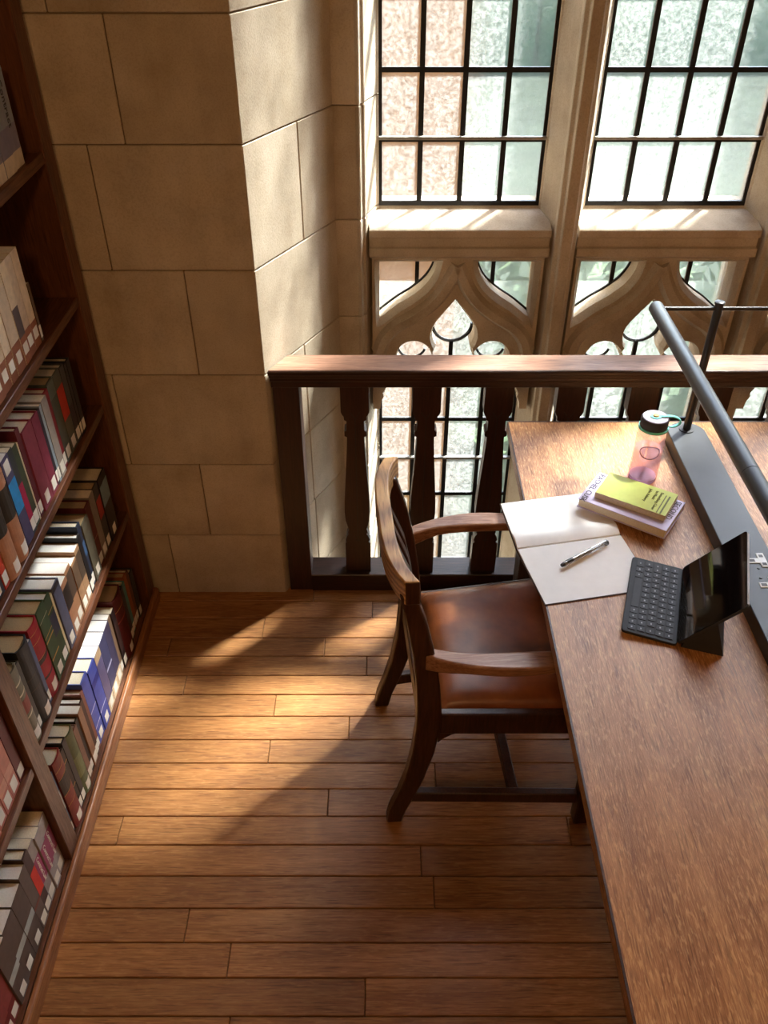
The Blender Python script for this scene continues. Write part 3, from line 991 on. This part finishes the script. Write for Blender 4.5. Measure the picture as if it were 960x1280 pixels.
# ------------------------------------------------------------------ reading table
TX0, TX1, TY0, TY1, TZ = .360, 1.325, -.30, 2.100, .760
tab = empty('reading_table', ((TX0 + TX1) / 2, .9, 0))
tag(tab, 'long golden oak reading table with dark worn edge, running away from the viewer', 'table')
toff = Vector((-(TX0 + TX1) / 2, -.9, 0))
MB().box(TX0, TX1, TY0, TY1, TZ - .034, TZ).build('tabletop', 'table_oak', tab, toff, .005, 3)
MB().box(TX0 + .0005, TX0 + .0045, TY0 + .01, TY1 - .005, TZ - .004, TZ + .0003).build('worn_edge', 'leg_wood', tab, toff)
MB().box(TX0 + .005, TX1 - .005, TY1 - .006, TY1 - .0005, TZ - .004, TZ + .0003).build('worn_edge', 'leg_wood', tab, toff)
for a, b, c, d in ((TX0 + .08, TX0 + .105, TY0 + .10, TY1 - .06), (TX1 - .105, TX1 - .08, TY0 + .10, TY1 - .06), (TX0 + .105, TX1 - .105, TY1 - .105, TY1 - .08), (TX0 + .105, TX1 - .105, TY0 + .10, TY0 + .125)):
    MB().box(a, b, c, d, TZ - .085, TZ - .0345).build('apron', 'rail_wood', tab, toff, .002, 1)
for x in (TX0 + .065, TX1 - .140):
    for y in (TY0 + .1, TY1 - .125):
        MB().box(x, x + .075, y, y + .075, 0, TZ - .035).build('leg', 'baluster_wood', tab, toff, .004, 2)

# ------------------------------------------------------------------ armchair
CR = radians(5)
ch = empty('armchair', (.27, 1.520, 0), CR)
tag(ch, 'oak library armchair with brown leather seat, pulled up to the reading table', 'chair')
def ring(p, t_axis, hw, hd):
    # rectangular section in local x (hd) / y (hw) at height z
    x, y, z = p
    return [(x - hd, y - hw, z), (x + hd, y - hw, z), (x + hd, y + hw, z), (x - hd, y + hw, z)]
postx = [(0, -.257, .021), (.05, -.248, .022), (.12, -.226, .023), (.20, -.205, .025), (.30, -.187, .028), (.40, -.178, .030), (.47, -.178, .029), (.56, -.184, .027), (.66, -.196, .025), (.76, -.214, .022), (.855, -.237, .017)]
def posty(z):
    return .196 + .010 * z
for s in (-1, 1):
    rings = [ring((x, s * posty(z), z), 0, .018, hd) for z, x, hd in postx]
    MB().loft(rings).build('back_post', 'leg_wood', ch, None, .005, 2, 45)
# crest rail, curved in plan
def crest_x(y):
    u = abs(y) / .226
    return -.266 + .038 * u ** 3.6
rings = []
for k in range(25):
    y = -.226 + .452 * k / 24
    x = crest_x(y)
    u = abs(y) / .226
    zt = .906 - .008 * u ** 2
    zb = .832 + .008 * (1 - u)
    th = .0165
    rings.append([(x - th, y, zt), (x - th * .9, y, zb), (x + th * .9 + .004, y, zb), (x + th, y, zt)])
crest = MB().loft(rings).build('crest_rail', 'crest_wood', ch, None, .004, 2, 50)
crest.data.materials.append(MATS['leg_wood'])
for p in crest.data.polygons:
    if abs(p.normal.y) > .8 and abs(p.center.y) > .22:
        p.material_index = 1
# lower back rail and slats
MB().box(-.196, -.170, -.180, .180, .500, .545).build('back_rail', 'leg_wood', ch, None, .004, 2)
for k in range(5):
    y = -.125 + .0625 * k
    rings = []
    for z, x in ((.540, -.183), (.62, -.191), (.72, -.210), (.838, -.254)):
        w = .013 + (.006 if .6 < z < .75 else 0)
        rings.append([(x - .006, y - w, z), (x + .006, y - w, z), (x + .006, y + w, z), (x - .006, y + w, z)])
    MB().loft(rings).build('slat', 'leg_wood', ch, None, .002, 1)
# seat frame: trapezoid, wider at the front
def sy(x):
    return .212 + (x + .178) * .085
FX = .234
for s in (-1, 1):
    poly = [(-.152, s * (sy(-.152) - .030)), (-.152, s * sy(-.152)), (FX - .022, s * sy(FX - .022)), (FX - .022, s * (sy(FX - .022) - .030))]
    MB().prism(poly, .372, .446).build('seat_rail', 'leg_wood', ch, None, .006, 2)
    # curved bracket where rail meets the back leg
    MB().prism([(-.152, .372), (-.152, .335), (-.140, .350), (-.118, .364), (-.085, .372)], s * (sy(-.15) - .028), s * (sy(-.15) - .004), 'y').build('bracket', 'leg_wood', ch)
MB().box(-.200, -.174, -.176, .176, .376, .440).build('seat_rail', 'leg_wood', ch, None, .004, 2)
MB().box(FX - .020, FX + .010, -.200, .200, .372, .446).build('seat_rail', 'leg_wood', ch, None, .006, 2)
# leather seat: domed pad
NX, NY = 18, 18
vs, fs = [], []
def seatz(u, v):
    e = (1 - abs(2 * u - 1) ** 6) * (1 - abs(2 * v - 1) ** 6)
    d = .024 * e ** .5
    dip = .007 * math.exp(-(((u - .62) / .22) ** 2 + ((v - .55) / .25) ** 2))
    return .4465 + d - dip
for i in range(NX + 1):
    u = i / NX
    x = -.150 + (FX + .002 + .150) * u
    for j in range(NY + 1):
        v = j / NY
        y = (2 * v - 1) * (sy(x) - (.021 if v < .5 else .010))
        vs.append((x, y, seatz(u, v)))
for i in range(NX):
    for j in range(NY):
        a = i * (NY + 1) + j
        fs.append((a, a + NY + 1, a + NY + 2, a + 1))
o0 = len(vs)
bnd = [i * (NY + 1) for i in range(NX + 1)] + [NX * (NY + 1) + j for j in range(1, NY + 1)] + [i * (NY + 1) + NY for i in range(NX - 1, -1, -1)] + [j for j in range(NY - 1, 0, -1)]
for b in bnd:
    vs.append((vs[b][0], vs[b][1], .4462))
nb = len(bnd)
for k in range(nb):
    fs.append((bnd[k], o0 + k, o0 + (k + 1) % nb, bnd[(k + 1) % nb]))
fs.append(tuple(range(o0, o0 + nb))[::-1])
link('leather_seat', mesh('leather_seat', vs, fs), 'leather', ch, None, 0, 2, 60)
# front legs, arm posts, arms
for s in (-1, 1):
    yl = s * (sy(FX) - .004)
    MB().loft([ring((FX + .010, yl, 0), 0, .019, .021), ring((FX + .006, yl, .38), 0, .021, .023), ring((FX + .004, yl, .455), 0, .021, .023), ring((FX - .010, yl, .56), 0, .015, .016), ring((FX - .020, yl, .640), 0, .019, .021)]).build('front_leg', 'leg_wood', ch, None, .004, 2, 50)
    arm = []
    for k in range(17):
        u = k / 16
        x = -.195 + (FX + .050 + .195) * u
        y = s * (.204 + .036 * (1 - math.exp(-u * 7)) + .012 * math.sin(min(1, u * 1.3) * pi))
        z = .668 - .026 * u + .010 * math.sin(u * pi)
        hw = .017 + .009 * math.sin(min(1, u * 1.15) * pi) ** 2 + .002 * u
        th = .030 - .006 * u + (.020 * max(0, 1 - u * 5))
        yo = y
        arm.append([(x, yo - hw, z - th), (x, yo + hw, z - th), (x, yo + hw, z), (x, yo - hw, z)])
    MB().loft(arm).build('arm', 'chair_wood', ch, None, .006, 3, 50)
    # side stretcher
    a, b = Vector((-.218, s * .198, .105)), Vector((FX - .012, s * (sy(FX) - .006), .105))
    MB().prism([(a.x, a.y - .011), (b.x, b.y - .011), (b.x, b.y + .011), (a.x, a.y + .011)], .085, .125).build('stretcher', 'leg_wood', ch, None, .003, 1)
MB().box(.045, .071, -.215, .215, .090, .122).build('stretcher', 'leg_wood', ch, None, .003, 1)

# ------------------------------------------------------------------ desk lamp running along the middle of the table
lamp = empty('desk_lamp', (.840, 1.3, TZ))
tag(lamp, 'long black reading lamp with raised tubes, standing along the middle of the table', 'lamp')
loff = Vector((-.840, -1.3, -TZ))
LB0, LB1 = .788, .892
arc = [((LB0 + LB1) / 2 + (LB1 - LB0) / 2 * cos(a), 1.982 + (LB1 - LB0) / 2 * sin(a)) for a in [pi * k / 16 for k in range(17)]]
base_poly = arc + [(LB0, .45), (LB1, .45)]
MB().prism(base_poly, TZ + .0005, TZ + .040).build('base', 'lamp_grey', lamp, loff, .0015, 1)
PXL, PYL, PZL = .842, 1.995, 1.163
MB().lathe([(.020, TZ + .040), (.020, TZ + .0425), (.012, TZ + .043)], (PXL, PYL)).build('collar', 'lamp_black', lamp, loff, 0, 2, 40)
MB().tube([(PXL, PYL, TZ + .040), (PXL, PYL, PZL + .010)], .0105, 20).build('post', 'lamp_black', lamp, loff, 0, 2, 40)
MB().lathe([(.010, PZL + .009), (.0125, PZL + .010), (.0125, PZL + .015), (.009, PZL + .017)], (PXL, PYL), 20).build('post_cap', 'lamp_black', lamp, loff, 0, 2, 40)
MB().tube([(.700, 1.994, PZL - .003), (.984, 1.994, PZL - .003)], .0055, 14).build('crossbar', 'lamp_black', lamp, loff, 0, 2, 40)
for x in (.687, .997):
    MB().tube([(x, 2.004, PZL - .003), (x, 2.0, PZL - .003), (x, 1.292, PZL - .003)], [.016, .018, .018], 28).build('light_tube', 'lamp_grey', lamp, loff, 0, 2, 40)
    MB().tube([(x, 1.2905, PZL - .003), (x, .55, PZL - .003)], .018, 28).build('light_tube', 'lamp_grey', lamp, loff, 0, 2, 40)
MB().tube([(PXL, .58, TZ + .040), (PXL, .58, PZL + .010)], .0105, 20).build('post', 'lamp_black', lamp, loff, 0, 2, 40)
MB().tube([(.700, .58, PZL - .003), (.984, .58, PZL - .003)], .0055, 14).build('crossbar', 'lamp_black', lamp, loff, 0, 2, 40)
zt = TZ + .040
for cy in (1.452, 1.372):
    mb = MB()
    mb.box(.829, .862, cy - .0105, cy + .0065, zt, zt + .002)
    mb.box(.855, .872, cy - .024, cy + .024, zt, zt + .0022)
    pl = mb.build('socket_plate', 'plate_white', lamp, loff, .0008, 1)
    ms = MB()
    for a, b, c, d in ((.833, .845, cy - .006, cy + .002), (.859, .868, cy + .009, cy + .017), (.859, .868, cy - .018, cy - .010)):
        ms.box(a, b, c, d, zt + .0018, zt + .0027)
    ms.build('socket_slot', 'plate_slot', pl)
    for dx, dy in ((.840, .022), (.846, -.026)):
        MB().lathe([(.0035, zt), (.0035, zt + .0012), (.001, zt + .0014)], (dx, cy + dy), 12).build('screw', 'lamp_black', pl)

# ------------------------------------------------------------------ open notebook
nb_ = empty('notebook', (.45, 1.545, TZ))
tag(nb_, 'open blank notebook with white pages, overhanging the table edge by the armchair', 'notebook')
noff = Vector((-.45, -1.545, -TZ))
fL, fR = Vector((.320, 1.531)), Vector((.575, 1.583))
nL = Vector((.360, 1.349)); nR = nL + (fR - fL)
gL = Vector((.300, 1.708)); gR = gL + (fR - fL) * 1.0
def page(a0, a1, b0, b1, curl, nm, z0=.0035):
    # a: fold edge, b: outer edge
    n = 14
    vs, fs = [], []
    for i in range(n + 1):
        t = i / n
        z = TZ + z0 + curl * (math.sin(min(1, t * 3.2) * pi)) ** 1 * (1 if t * 3.2 < 1 else 0) + .0035 * (1 - t)
        p, q = a0.lerp(b0, t), a1.lerp(b1, t)
        vs += [(p.x, p.y, z), (q.x, q.y, z)]
    m = len(vs)
    vs += [(v[0], v[1], TZ + .0026) for v in vs]
    for i in range(n):
        a = 2 * i
        fs += [(a, a + 1, a + 3, a + 2), (m + a, m + a + 2, m + a + 3, m + a + 1), (a, a + 2, m + a + 2, m + a), (a + 1, m + a + 1, m + a + 3, a + 3)]
    fs += [(0, m, m + 1, 1), (2 * n, 2 * n + 1, m + 2 * n + 1, m + 2 * n)]
    return link(nm, mesh(nm, vs, fs), 'paper', nb_, noff, 0, 2, 50)
e = .002
dirY = (gL - fL).normalized() * e
page(fL + dirY, fR + dirY, gL, gR, .007, 'page_block')
dirN = (nL - fL).normalized() * e
page(fL + dirN, fR + dirN, nL, nR, .001, 'page_block', .0025)
MB().prism([tuple(gL + Vector((-.003, .002))), tuple(fL + Vector((-.003, 0))), tuple(nL + Vector((-.002, -.003))), tuple(nR + Vector((.003, -.003))), tuple(fR + Vector((.003, 0))), tuple(gR + Vector((.003, .002)))], TZ + .0005, TZ + .0024).build('cover', 'notebook_cover', nb_, noff)

# ------------------------------------------------------------------ pen
pa, pb_ = Vector((.416, 1.466)), Vector((.534, 1.546))
pd = (pb_ - pa)
PL = pd.length
pen = empty('pen', (pa.x, pa.y, TZ + .0138), math.atan2(pd.y, pd.x))
tag(pen, 'clear and silver pen lying on the blank notebook page', 'pen')
MB().tube([(0, 0, 0), (.004, 0, 0), (.006, 0, 0), (PL * .60, 0, 0)], [.0046, .0056, .0061, .0064], 16).build('barrel', 'pen_metal', pen, None, 0, 2, 40)
MB().tube([(-.004, 0, 0), (.003, 0, 0)], [.0044, .0056], 16).build('end_plug', 'pen_dark', pen, None, 0, 2, 40)
MB().tube([(.012, 0, .0012), (.030, 0, .0012)], .0058, 12).build('grip_window', 'pen_dark', pen, None, 0, 2, 40)
MB().tube([(PL * .60, 0, 0), (PL * .97, 0, 0)], [.0070, .0074], 16).build('cap', 'pen_clear', pen, None, 0, 2, 40)
MB().tube([(PL * .60, 0, 0), (PL * .9, 0, 0)], [.0028, .0012], 10).build('nib', 'pen_metal', pen, None, 0, 2, 40)
MB().tube([(PL * .97, 0, 0), (PL, 0, 0)], [.0076, .0068], 16).build('cap_end', 'pen_dark', pen, None, 0, 2, 40)
MB().box(PL * .62, PL * .96, -.0013, .0013, .0072, .0088).build('clip', 'pen_metal', pen)

# ------------------------------------------------------------------ the two books on the table
def table_book(cx, cy, ang, L, Wd, z0, th, cover, hard, label):
    b = empty('book', (cx, cy, z0), ang)
    tag(b, label, 'book')
    # local x: along the long side (top of the cover at +x); spine on +y
    ct = .002 if hard else .0006
    ov = .003 if hard else 0
    MB().prism([(-Wd / 2, 0), (Wd / 2, 0), (Wd / 2, th), (-Wd / 2, th), (-Wd / 2, th - ct), (Wd / 2 - ct * 1.4, th - ct), (Wd / 2 - ct * 1.4, ct), (-Wd / 2, ct)], -L / 2, L / 2, 'x').build('cover', cover, b, None, .0006, 1)
    MB().box(-L / 2 + ov, L / 2 - ov, -Wd / 2 + ov, Wd / 2 - ct * 1.6, ct + .0002, th - ct - .0002).build('page_block', 'pages', b)
    return b
A1 = math.atan2(-.13, .189)
z1 = TZ + .0152
b1 = table_book(.6165, 1.6735, A1, .226, .134, z1, .026, 'lilac_cover', True, 'lilac hardback lying under the lime green book, beside the notebook')
def down(x, y, z):
    # lettering reads towards -y, letters upright towards +x
    return Matrix.Translation((x, y, z)) @ Matrix.Rotation(-pi / 2, 4, 'Z')
text_mesh('title_lettering', 'RACHEL CUSK', .0205, 'ink', b1, down(-.107, .060, .0264))
text_mesh('title_lettering', 'SECOND', .0205, 'ink', b1, down(.093, .060, .0264))
text_mesh('title_lettering', 'PLACE', .0205, 'ink', b1, down(.069, .060, .0264))
b2 = table_book(.6275, 1.6790, A1 + .035, .176, .100, z1 + .0265, .017, 'lime_cover', False, 'lime green paperback lying on top of the lilac book')
for x0_, x1_ in ((.072, .076), (.064, .0665)):
    MB().box(x0_, x1_, -.048, .030, .0169, .0174).build('print_bar', 'lime_ink', b2)
text_mesh('title_lettering', 'Something Close', .0115, 'lime_ink', b2, down(.050, .036, .0174))
text_mesh('title_lettering', 'to Music', .0115, 'lime_ink', b2, down(.038, .036, .0174))
text_mesh('title_lettering', 'John Ashbery', .0105, 'lime_ink', b2, down(.022, .036, .0174))

# ------------------------------------------------------------------ tablet with keyboard case
hf, hn = Vector((.689, 1.459)), Vector((.612, 1.227))
hd = (hf - hn).normalized()
KL = .247
kc = (hf + hn) / 2
ang = math.atan2(hd.y, hd.x) - pi / 2        # local +y along hinge (away), local +x behind the screen
tb = empty('tablet', (kc.x, kc.y, TZ + .0006), ang)
tb.rotation_euler = (0, radians(3.4), ang)
tag(tb, 'black tablet propped up in a dark grey keyboard case on the table', 'tablet')
KD = .112
def rrect(x0, x1, y0, y1, r, n=5):
    out = []
    for cx, cy, a0 in ((x1 - r, y1 - r, 0), (x0 + r, y1 - r, 90), (x0 + r, y0 + r, 180), (x1 - r, y0 + r, 270)):
        out += [(cx + r * cos(radians(a0 + 90 * k / n)), cy + r * sin(radians(a0 + 90 * k / n))) for k in range(n + 1)]
    return out
kb = MB().prism(rrect(-KD, .004, -KL / 2, KL / 2, .008), .0006, .0075).build('keyboard', 'tablet_case', tb, None, .0012, 2)
# keys: rows run along the hinge (local y), five rows in x
rows_x = [-.0145 - .0195 * k for k in range(5)]
for r, x in enumerate(rows_x):
    if r < 4:
        n = 13 if r != 0 else 13
        pitch = (KL - .016) / n
        for k in range(n):
            yc = -KL / 2 + .008 + pitch * (k + .5) + (.004 if r == 2 else 0) * (1 if 0 < k < n - 1 else 0)
            key = MB().prism(rrect(x - .0078, x + .0078, yc - pitch / 2 + .0012, yc + pitch / 2 - .0012, .002, 2), .0074, .0094).build('key', 'key', kb)
            MB().box(x - .0015, x + .0015, yc - .0022, yc + .0022, .0092, .00955).build('key_legend', 'key_mark', key)
    else:
        spans = [(-.115, -.100), (-.098, -.083), (-.081, -.066), (-.064, -.046), (-.044, .052), (.054, .072), (.074, .090), (.092, .115)]
        for a, b in spans:
            key = MB().prism(rrect(x - .0078, x + .0078, a, b, .002, 2), .0074, .0094).build('key', 'key', kb)
            if b - a < .05:
                MB().box(x - .0015, x + .0015, (a + b) / 2 - .0022, (a + b) / 2 + .0022, .0092, .00955).build('key_legend', 'key_mark', key)
AL = radians(56.4)
SHT = .1755
def tilt(mb):
    out = []
    for (u, y, w) in mb.v:     # u along the screen height, w thickness towards the back
        out.append((u * cos(AL) + w * sin(AL) + .001, y, .0105 + u * sin(AL) - w * cos(AL)))
    mb.v = out
    return mb
sb = MB().prism(rrect(0, SHT, -KL / 2, KL / 2, .009), .0003, .0061)
tilt(sb).build('tablet_body', 'tablet_case', tb)
tilt(MB().prism(rrect(SHT - .0004, SHT + .0008, -KL / 2 + .009, KL / 2 - .009, .0005, 2), .0004, .0060)).build('metal_edge', 'tablet_edge', tb)
sg = MB().prism(rrect(.0012, SHT - .0012, -KL / 2 + .0012, KL / 2 - .0012, .008), -.0003, .0004)
tilt(sg).build('screen', 'screen_glass', tb)
# case back: a panel behind the lower half that folds down to the table
def at(u, w):
    return (u * cos(AL) + w * sin(AL) + .001, .0105 + u * sin(AL) - w * cos(AL))
p0, p1 = at(.012, .0066), at(.100, .0066)
q0, q1 = at(.012, .0086), at(.100, .0086)
MB().prism([p0, p1, q1, q0], -KL / 2 + .001, KL / 2 - .001, 'y').build('case_panel', 'tablet_case', tb)
ft = (q1[0] + .034, .0075)
MB().prism([(.0125, .0020), ft, q1, q0], -KL / 2 + .001, KL / 2 - .001, 'y').build('case_prop', 'tablet_case', tb, None, .001, 1)

# ------------------------------------------------------------------ water bottle
bt = empty('water_bottle', (.684, 1.822, TZ), radians(-8))
tag(bt, 'translucent pink water bottle with grey lid and turquoise loop, standing on the table', 'bottle')
R = .0365
body = [(.001, .004), (R - .004, .001), (R, .006), (R, .150), (R - .003, .160), (.0315, .166), (.0305, .176)]
inner = [(r - .0016, z) for r, z in body[::-1][:-1]] + [(.001, .012)]
MB().lathe(body, n=40).build('bottle_body', 'bottle_pink', bt, None, 0, 2, 50)
MB().lathe([(.001, .0155), (R - .003, .0155), (R - .003, .098), (.001, .098)], n=40).build('water', 'bottle_water', bt, None, 0, 2, 50)
MB().lathe([(.001, .0005), (R - .005, .0005), (R - .0022, .005), (R - .0026, .014), (.001, .014)], n=40).build('thick_base', 'bottle_base', bt, None, 0, 2, 50)
lid = MB().lathe([(.001, .164), (.0335, .164), (.0345, .166), (.0345, .187), (.0325, .190), (.001, .190)], n=40).build('lid', 'bottle_lid', bt, None, 0, 2, 40)
for k in range(40):
    a = 2 * pi * k / 40
MB().lathe([(.001, .1895), (.0315, .1895), (.0300, .1912), (.001, .1912)], n=40).build('lid_top', 'bottle_lid_top', lid, None, 0, 2, 40)
MB().lathe([(.001, .1932), (.0075, .1932), (.0065, .1960), (.001, .1965)], n=24).build('rivet', 'bottle_rivet', lid, None, 0, 2, 40)
# loop: strap disc on the lid, hoop out to the side and collar round the neck
lp = MB()
lp.lathe([(.0076, .1912), (.014, .1912), (.014, .1934), (.0076, .1934)], n=24)
hp = [(.013, .193), (.024, .1945), (.036, .195), (.050, .193), (.060, .186), (.062, .178), (.056, .170), (.046, .166), (.037, .166)]
hp = smoothpts(hp, 4)
rings = []
for i, (x, z) in enumerate(hp):
    a, b = hp[max(i - 1, 0)], hp[min(i + 1, len(hp) - 1)]
    t = Vector((b[0] - a[0], b[1] - a[1])).normalized()
    nx, nz = -t[1] * .0016, t[0] * .0016
    rings.append([(x - nx, -.0045, z - nz), (x + nx, -.0045, z + nz), (x + nx, .0045, z + nz), (x - nx, .0045, z - nz)])
lp.loft(rings)
lpo = lp.build('loop', 'bottle_loop', bt, None, .0006, 1)
MB().lathe([(.0345, .158), (.0372, .158), (.0372, .164), (.0345, .164)], n=40).build('neck_ring', 'bottle_loop', bt, None, 0, 2, 40)
# oval print on the front of the bottle, facing the viewer
def on_bottle(a, z, r=R + .0004):
    return (r * sin(a), -r * cos(a), z)
mbo = MB()
n = 40
ov, iv = [], []
for k in range(n):
    t = 2 * pi * k / n
    ov.append(on_bottle(-.05 + .74 * cos(t), .104 + .0200 * sin(t)))
    iv.append(on_bottle(-.05 + .67 * cos(t), .104 + .0170 * sin(t)))
mbo.add(ov + iv, [(k, (k + 1) % n, n + (k + 1) % n, n + k) for k in range(n)])
mbo.build('oval_print', 'bottle_print', bt, None, 0, 2, False, False)
mbf = MB()
for k in range(12):
    a0, a1 = -.70 + 1.30 * k / 12, -.70 + 1.30 * (k + 1) / 12
    h0 = .0165 * math.sqrt(max(0, 1 - ((a0 + .05) / .651) ** 2))
    h1 = .0165 * math.sqrt(max(0, 1 - ((a1 + .05) / .651) ** 2))
    if k == 3:
        continue
    mbf.add([on_bottle(a0, .104 - h0), on_bottle(a1, .104 - h1), on_bottle(a1, .104 + h1), on_bottle(a0, .104 + h0)], [(0, 1, 2, 3)])
mbf.build('oval_print_fill', 'bottle_print_fill', bt, None, 0, 2, False, False)

# ------------------------------------------------------------------ pendant lamps of the room (above and behind the viewer)
for i, (x, y, p) in enumerate(((-.1, -.9, 300), (1.9, -.9, 240))):
    pl_ = empty('pendant_lamp', (x, y, 2.95))
    tag(pl_, ['globe pendant lamp hanging over the aisle behind the viewer', 'globe pendant lamp hanging over the far side of the table'][i], 'lamp', 'pendant lamps')
    MB().tube([(0, 0, .12), (0, 0, .45)], .008, 10).build('rod', 'lamp_brass', pl_)
    MB().lathe([(.03, .10), (.05, .105), (.045, .13), (.01, .14)], n=24).build('cap', 'lamp_brass', pl_)
    MB().lathe([(.12 * sin(pi * k / 16) + .0005, -.12 * cos(pi * k / 16)) for k in range(17)], n=28).build('globe', 'lamp_globe', pl_, None, 0, 2, 60)
    ll = bpy.data.lights.new('pendant_light', 'POINT')
    ll.energy = p * .10
    ll.color = (1., .54, .21)
    ll.shadow_soft_size = .14
    lo = bpy.data.objects.new('pendant_light', ll)
    C.objects.link(lo)
    lo.location = (x, y, 2.72)

# ------------------------------------------------------------------ what stands outside the window
tag(MB().box(-40, 60, 3.1, 90, -3.2, -3.0).build('ground', 'grass'), 'green lawn outside the windows', None, None, 'structure')
bd = empty('building', (-1.6, 6.0, -3.0))
tag(bd, 'tan stone building wall standing outside, left of the leaded window', 'building')
MB().box(-2.6, 2.05, -1.0, 1.0, 0, 7.0).build('wall', 'outside_stone', bd)
MB().box(-2.7, 2.10, -1.05, 1.05, 7.0, 7.2).build('coping', 'outside_stone', bd)
MB().box(.4, 1.5, -1.03, -.99, 3.9, 4.0).build('string_course', 'outside_stone', bd)
def shrub(x, y, z, r, h, label, seed, kind='shrub', group='shrubs outside the window'):
    rnd_ = random.Random(seed)
    s = empty(kind, (x, y, z))
    tag(s, label, kind, group)
    mb = MB()
    for k in range(900):
        a, b = rnd_.uniform(0, 2 * pi), rnd_.uniform(-1, 1)
        rr = r * math.sqrt(1 - b * b) * rnd_.uniform(.7, 1.05)
        c = Vector((rr * cos(a), rr * sin(a), h / 2 + h / 2 * b))
        u = Vector((rnd_.gauss(0, 1), rnd_.gauss(0, 1), rnd_.gauss(0, 1))).normalized()
        w = u.orthogonal().normalized()
        q = u.cross(w) * .055 * max(1, r * .8)
        w = w * .12 * max(1, r * .8)
        mb.add([c - w, c + q, c + w, c - q], [(0, 1, 2, 3)])
    o = mb.build('foliage', 'leaf', s, None, 0, 2, False, False)
    tag(o, None, None, None, 'stuff')
    MB().tube([(0, 0, 0), (.02, 0, h * .5)], [.06, .03], 8).build('stem', 'case_wood', s)
shrub(1.6, 7.2, -3.0, 1.0, 2.6, 'rounded green shrub outside, nearest the tan building', 1)
shrub(3.6, 8.4, -3.0, 1.2, 2.2, 'broad green shrub outside, in the middle of the lawn', 2)
shrub(6.6, 7.0, -3.0, 1.1, 2.4, 'green shrub outside, rightmost on the lawn', 3)
def hedge(x0, x1, y, lab):
    rnd_ = random.Random(int(x0 * 10) + 99)
    h = empty('hedge', ((x0 + x1) / 2, y, -3.0))
    tag(h, lab, 'hedge', 'clipped hedges beyond the lawn')
    n, L_ = 24, (x1 - x0) / 2
    rings = []
    for k in range(n + 1):
        x = -L_ + 2 * L_ * k / n
        j = lambda: rnd_.uniform(-.06, .06)
        rings.append([(x, -.7 + j(), 0), (x, -.62 + j(), 1.4), (x, -.5 + j(), 2.5 + j()), (x, .5 + j(), 2.5 + j()), (x, .62 + j(), 1.4), (x, .7 + j(), 0)])
    MB().loft(rings).build('foliage', 'leaf', h, None, 0, 2, 70)
hedge(-12, 4, 26, 'clipped green hedge beyond the lawn, behind the tan building')
hedge(4.2, 16, 26.4, 'clipped green hedge beyond the lawn, in the middle')
hedge(16.2, 30, 26, 'clipped green hedge beyond the lawn, far right')
